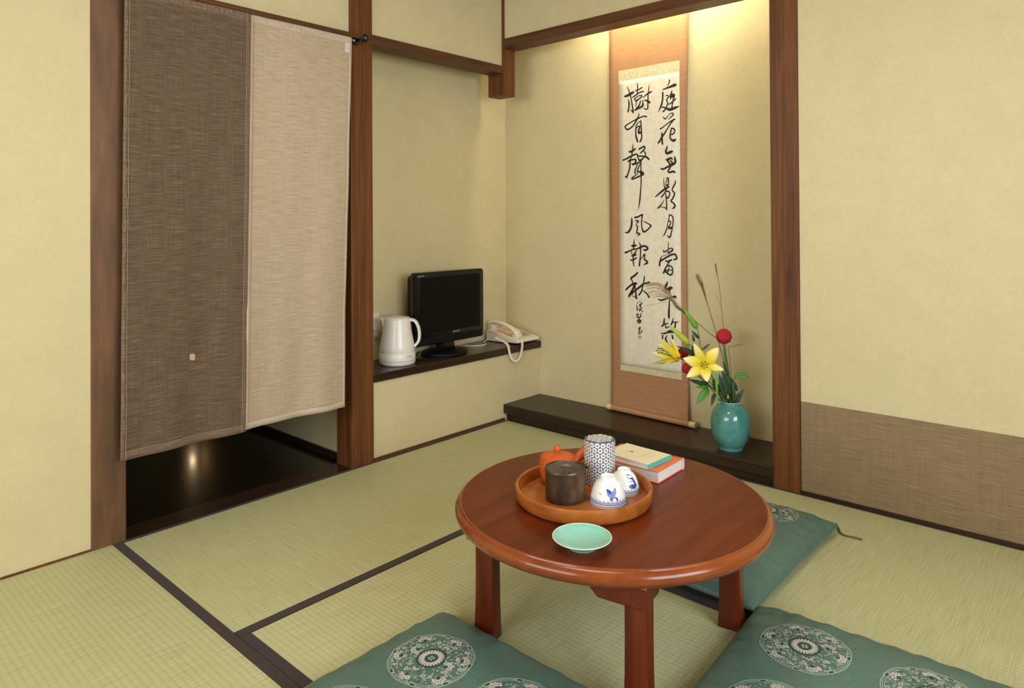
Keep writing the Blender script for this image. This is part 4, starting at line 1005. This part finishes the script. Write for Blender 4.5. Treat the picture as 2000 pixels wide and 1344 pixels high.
BROWNS = plain('grass_brown', lin(112, 76, 44), 0.6, 0.2, 90)
MOUTH = VC + Vector((0, 0, 0.183))
FV = 2.83


def bez(a, b, c, t): return a * (1 - t) ** 2 + b * 2 * t * (1 - t) + c * t * t


def blade(a, b, wd, bow=0.01, cup=0.15, face=None, prof=None, n=10, mis=None):
    """leaf or petal from a to b, facing the given direction, bowed towards it"""
    a, b = Vector(a), Vector(b); d = b - a; face = (face or (CAM - a)).normalized()
    side = d.cross(face).normalized(); nr_ = side.cross(d).normalized()
    c = (a + b) / 2 + nr_ * bow
    prof = prof or (lambda t: math.sin(PI * min(1, t ** 0.75)) ** 0.8)
    m = MB(); vs = []; fs = []; mi = []
    for i in range(n + 1):
        t = i / n; p = bez(a, c, b, t); h = wd / 2 * max(prof(t), 0.02)
        for u in (-1, -0.5, 0, 0.5, 1): vs.append(p + side * (h * u) + nr_ * (h * cup * u * u))
    for i in range(n):
        for k in range(4):
            fs.append((i * 5 + k, i * 5 + k + 1, i * 5 + k + 6, i * 5 + k + 5)); mi.append(0 if mis is None else mis((i + 0.5) / n))
    m.v = vs; m.f = fs; m.mi = mi; m.v = [tuple(v) for v in vs]
    return m


def stem(pts, rad=0.0026): return MB().tube([Vector(p) for p in catmull([tuple(p) for p in pts], 6)], rad, 7)
def mouth(dx=0.0, dy=0.0): return MOUTH + Vector((dx, dy, -0.03))


pet = lambda t: math.sin(PI * min(1, (0.16 + 0.84 * t) ** 0.9)) ** 0.75


def tint(o, n):
    at_ = o.data.attributes.new('tone', 'FLOAT', 'POINT'); at_.data.foreach_set('value', [(i // 5) / n for i in range(len(o.data.vertices))]); return o



def leaf(par, p0, p1, wd, mt, F0=FV, F1=FV, bow=0.006, cup=0.2):
    return off(blade(at(*p0, F0), at(*p1, F1), wd, bow, cup), par).build('leaf', mt, par, smooth=180, solid=0.0008)


# lily facing the room
c0 = at(1376, 713, 2.70)
la = thing('yellow_lily', mouth(), 'open pale yellow lily facing the room, in the turquoise vase', 'flower', 0, 'flowers in the turquoise vase')
off(stem([mouth(-.01, -.008), at(1408, 770, 2.78), at(1392, 738, 2.76), at(1378, 718, 2.735)]), la).build('stem', GR3, la, smooth=60)
fwd = (CAM - c0).normalized()
for i, (x, y, dF, wd) in enumerate(((1355, 671, 0.0, 0.036), (1403, 679, 0.0, 0.046), (1414, 723, 0.0, 0.034), (1381, 746, -0.02, 0.040), (1341, 737, -0.01, 0.042), (1334, 700, 0.0, 0.042))):
    tint(off(blade(c0 - fwd * 0.022, at(x, y, 2.69 + dF), wd * (1.12 if i % 2 else 1.0), 0.018, -0.25, fwd, pet, 14), la).build('petal', YEL, la, smooth=180, solid=0.0008), 14)
for k in range(6):
    a = 2 * PI * k / 6 + 0.3; e = c0 + fwd * 0.028 + (_r3 * math.cos(a) + _u3 * math.sin(a)) * 0.013
    off(MB().tube([c0 - fwd * 0.015, e], 0.0011, 5), la).build('filament', GR4, la)
    off(MB().tube([e - _r3 * 0.004 * math.cos(a + 1) - _u3 * .004 * math.sin(a + 1), e, e + _r3 * 0.004 * math.cos(a + 1) + _u3 * .004 * math.sin(a + 1)], [0.001, 0.0021, 0.001], 6), la).build('anther', ANTH, la)
off(MB().tube([c0 - fwd * 0.015, c0 + fwd * 0.026, c0 + fwd * 0.033], [0.0013, 0.0013, 0.003], 6), la).build('pistil', GR4, la)
for p0, p1, wd, mt in (((1384, 758), (1361, 789), 0.030, GR2), ((1382, 753), (1344, 741), 0.018, GR1), ((1384, 748), (1354, 748), 0.016, GR1), ((1384, 756), (1358, 756), 0.014, GR2), ((1396, 767), (1389, 794), 0.016, GR1), ((1404, 768), (1392, 738), 0.026, GR1)):
    leaf(la, p0, p1, wd, mt, 2.77, 2.75)

# lily seen from the side
lb = thing('yellow_lily', mouth(), 'yellow lily seen from the side with brown stamens, left in the vase', 'flower', 0, 'flowers in the turquoise vase')
b0 = at(1326, 700, 2.80)
off(stem([mouth(-.02, .004), at(1395, 768, 2.84), at(1362, 728, 2.84), at(1340, 706, 2.82), b0], 0.0024), lb).build('stem', GR3, lb, smooth=60)
for (x, y, F, wd) in ((1286, 661, 2.76, 0.034), (1308, 656, 2.84, 0.024), (1271, 710, 2.74, 0.030), (1296, 713, 2.79, 0.024), (1272, 688, 2.86, 0.030), (1283, 672, 2.88, 0.034)):
    tip = at(x, y, F); ax = (at(1285, 684, 2.80) - b0); up_ = (tip - b0) - ax * ((tip - b0).dot(ax) / ax.length_squared)
    tint(off(blade(b0, tip, wd * 1.35, -0.010, 0.3, up_, pet, 14), lb).build('petal', YEL, lb, smooth=180, solid=0.0008), 14)
for k in range(6):
    a = 2 * PI * k / 6; e = at(1289 + 6 * math.cos(a), 685 + 5 * math.sin(a), 2.79 + 0.012 * math.sin(a + 1))
    off(MB().tube([b0.lerp(e, .15), e], 0.001, 5), lb).build('filament', GR4, lb)
    off(MB().tube([e - _u3 * .0025 - _r3 * .005, e, e + _u3 * .0015 + _r3 * .006], [0.001, 0.0022, 0.001], 6), lb).build('anther', ANTH, lb)
for p0, p1, wd, mt in (((1360, 690), (1321, 676), 0.014, GR1), ((1362, 694), (1334, 684), 0.020, GR1), ((1356, 700), (1352, 672), 0.012, GR1)):
    leaf(lb, p0, p1, wd, mt, 2.82, 2.80)


def bud(name_label, base, tip, rad, mt, path, F):
    o = thing('lily_bud', mouth(), name_label, 'flower bud', 0, 'flowers in the turquoise vase')
    a, b = at(*base, F), at(*tip, F - 0.02)
    off(MB().tube([a.lerp(b, t) for t in (0, .06, .2, .42, .65, .85, 1)], [rad * k for k in (.45, .85, 1, .92, .70, .42, .12)], 14), o).build('bud', mt, o, smooth=60)
    off(stem([mouth(-.005, .01)] + [at(*p, F) for p in path] + [a], 0.0019), o).build('stem', GR3, o, smooth=60)
    return o


bud('pointed yellow-green lily bud in front of the scroll', (1345, 671), (1308, 637), 0.0128, BUD1, [(1402, 765), (1375, 715), (1355, 685)], 2.82)
ob = bud('upright green lily bud above the yellow flowers', (1361, 641), (1335, 603), 0.0118, BUD2, [(1405, 762), (1382, 715), (1369, 680), (1365, 655)], 2.86)
for p0, p1, wd, mt in (((1366, 662), (1350, 645), 0.013, GR1), ((1356, 668), (1352, 652), 0.010, GR1), ((1371, 684), (1387, 671), 0.010, GR1)): leaf(ob, p0, p1, wd, mt, 2.86, 2.86)


def cockscomb(label, c, F, rx, rz_, path, seed):
    o = thing('cockscomb_flower', mouth(), label, 'flower', 0, 'flowers in the turquoise vase')
    ctr = at(*c, F); bm = bmesh.new(); bmesh.ops.create_icosphere(bm, subdivisions=5, radius=1)
    for v in bm.verts:
        n_ = v.co.normalized(); k = 0.98 + 0.14 * noise.noise(n_ * 2.6 + Vector((seed, 0, 0))) + 0.10 * abs(math.sin(12 * noise.noise(n_ * 4.5 + Vector((0, seed, 0)))))
        v.co = _r3 * (n_.x * rx * k) + _u3 * (n_.y * rz_ * k) + _f2 * (n_.z * rx * 0.8 * k)
    me = bpy.data.meshes.new('flower_head'); bm.to_mesh(me); bm.free(); me.materials.append(RED); me.shade_smooth()
    h = bpy.data.objects.new('flower_head', me); COL.objects.link(h); h.parent = o; h.location = ctr - o.location
    off(stem([mouth(.008, .006)] + [at(*p, F) for p in path] + [ctr - _u3 * rz_ * 0.7], 0.0045 if seed == 1 else 0.0026), o).build('stem', GR3, o, smooth=60)
    return o


ck = cockscomb('round crimson cockscomb flower standing highest at the right', (1414, 657), 2.84, 0.0285, 0.0285, [(1424, 765), (1418, 715), (1415, 685)], 1)
for p0, p1, wd, mt in (((1440, 764), (1418, 729), 0.022, GR1), ((1428, 775), (1410, 722), 0.028, GR1), ((1418, 780), (1404, 730), 0.026, GR1), ((1432, 780), (1425, 735), 0.026, GR1), ((1410, 782), (1413, 742), 0.030, GR1), ((1422, 735), (1412, 706), 0.014, GR1)): leaf(ck, p0, p1, wd, mt, 2.82, 2.83)
cockscomb('small crimson cockscomb bloom between the two lilies', (1333, 690), 2.86, 0.021, 0.019, [(1405, 768), (1370, 728), (1348, 704)], 3)
cockscomb('small crimson cockscomb bloom below the side-facing lily', (1343, 720), 2.80, 0.0225, 0.020, [(1408, 775), (1380, 748), (1356, 730)], 5)


def grass(label, spine, F, plume_from, nst, spread, seed, mt, droop=0.0):
    o = thing('pampas_stalk', mouth(), label, 'grass', 0, 'flowers in the turquoise vase')
    P = [at(x, y, F) for x, y in spine]; rr = random.Random(seed)
    off(stem([mouth(.004, .012)] + P, 0.0014), o).build('stem', mt, o, smooth=60)
    full = [Vector(p) for p in catmull([tuple(p) for p in P], 10)]; i0 = int(len(full) * plume_from); m = MB()
    for k in range(nst):
        i = i0 + int((len(full) - i0 - 2) * rr.random() * 0.55); L = full[i:]
        d = (_r3 * rr.uniform(-1, 1) + _u3 * rr.uniform(-1, 1) + _f2 * rr.uniform(-1, 1)) * spread
        m.tube([p + d * ((j / max(1, len(L) - 1)) ** 0.8) * math.sin(0.4 + 2.0 * j / max(1, len(L) - 1)) for j, p in enumerate(L)], 0.00055, 4, caps=False)
    off(m, o).build('plume', mt, o)
    return o


ga = thing('pampas_stalk', mouth(), 'arching dry plume grass sweeping left across the calligraphy', 'grass', 0, 'flowers in the turquoise vase')
off(stem([mouth(.0, .012), at(1428, 760, 2.87), at(1413, 677, 2.87), at(1384, 650, 2.87), at(1358, 627, 2.87), at(1338, 612, 2.86), at(1322, 598, 2.85), at(1307, 580, 2.85)], 0.0017), ga).build('stem', GR3, ga, smooth=60)
m = MB(); rg = random.Random(8)
ends = [(1262, 555), (1260, 560), (1264, 563), (1262, 568), (1268, 573), (1266, 578), (1272, 581), (1258, 556), (1263, 558), (1262, 599)]
for k, (x, y) in enumerate(ends * 3):
    jx, jy = rg.uniform(-4, 4), rg.uniform(-3, 3)
    if k % 10 == 9 and k > 10: continue
    m.tube([Vector(p) for p in catmull([tuple(at(1337 + rg.uniform(-2, 2), 611 + rg.uniform(-2, 2), 2.86)), tuple(at(1322 + rg.uniform(-3, 3), 597 + rg.uniform(-4, 4), 2.855)), tuple(at(1305 + jx, (578 + y) / 2 + 4 + jy, 2.85)), tuple(at(1284 + jx, y - 3 + jy, 2.84)), tuple(at(x + jx, y + jy, 2.84))], 5)], 0.0006, 4, caps=False)
off(m, ga).build('plume', STRAW, ga)
grass('tall brown plume grass leaning left beside the scroll', [(1420, 745), (1414, 710), (1400, 655), (1388, 615), (1378, 580), (1370, 555), (1362, 538)], 2.88, 0.52, 26, 0.012, 4, BROWNS)
gc = grass('tallest thin straw grass standing above the red cockscomb', [(1424, 745), (1418, 690), (1413, 640), (1409, 600), (1405, 560), (1400, 535), (1397, 516)], 2.90, 0.68, 14, 0.006, 6, STRAW)
off(stem([at(1409, 605, 2.90), at(1404, 590, 2.90), at(1399, 577, 2.90)], 0.0009), gc).build('side_shoot', STRAW, gc)
off(stem([at(1428, 735, 2.88), at(1425, 700, 2.88), at(1423, 680, 2.88), at(1432, 676, 2.88), at(1450, 672, 2.88)], 0.0010), gc).build('side_shoot', BROWNS, gc)
lf = thing('leafy_stem', mouth(), 'short leafy green sprig at the right side of the vase mouth', 'foliage', 0, 'flowers in the turquoise vase')
off(stem([mouth(.012, 0), at(1432, 775, 2.80), at(1432, 750, 2.80), at(1436, 735, 2.80)], 0.0016), lf).build('stem', GR3, lf, smooth=60)
for p0, p1, wd, mt in (((1434, 735), (1464, 736), 0.020, GR2), ((1436, 733), (1459, 727), 0.014, GR2), ((1435, 790), (1453, 758), 0.018, GR1), ((1430, 785), (1442, 768), 0.014, GR1)): leaf(lf, p0, p1, wd, mt, 2.80, 2.79)
gb = thing('leaf_blade', mouth(), 'flat pale green grass blade hanging below the open lily', 'foliage', 0, 'flowers in the turquoise vase')
off(blade(at(1402, 792, 2.74), at(1398, 725, 2.69), 0.011, 0.01, 0.1, None, lambda t: 0.55 + 0.45 * t), gb).build('blade', GR4, gb, smooth=180, solid=0.0008)
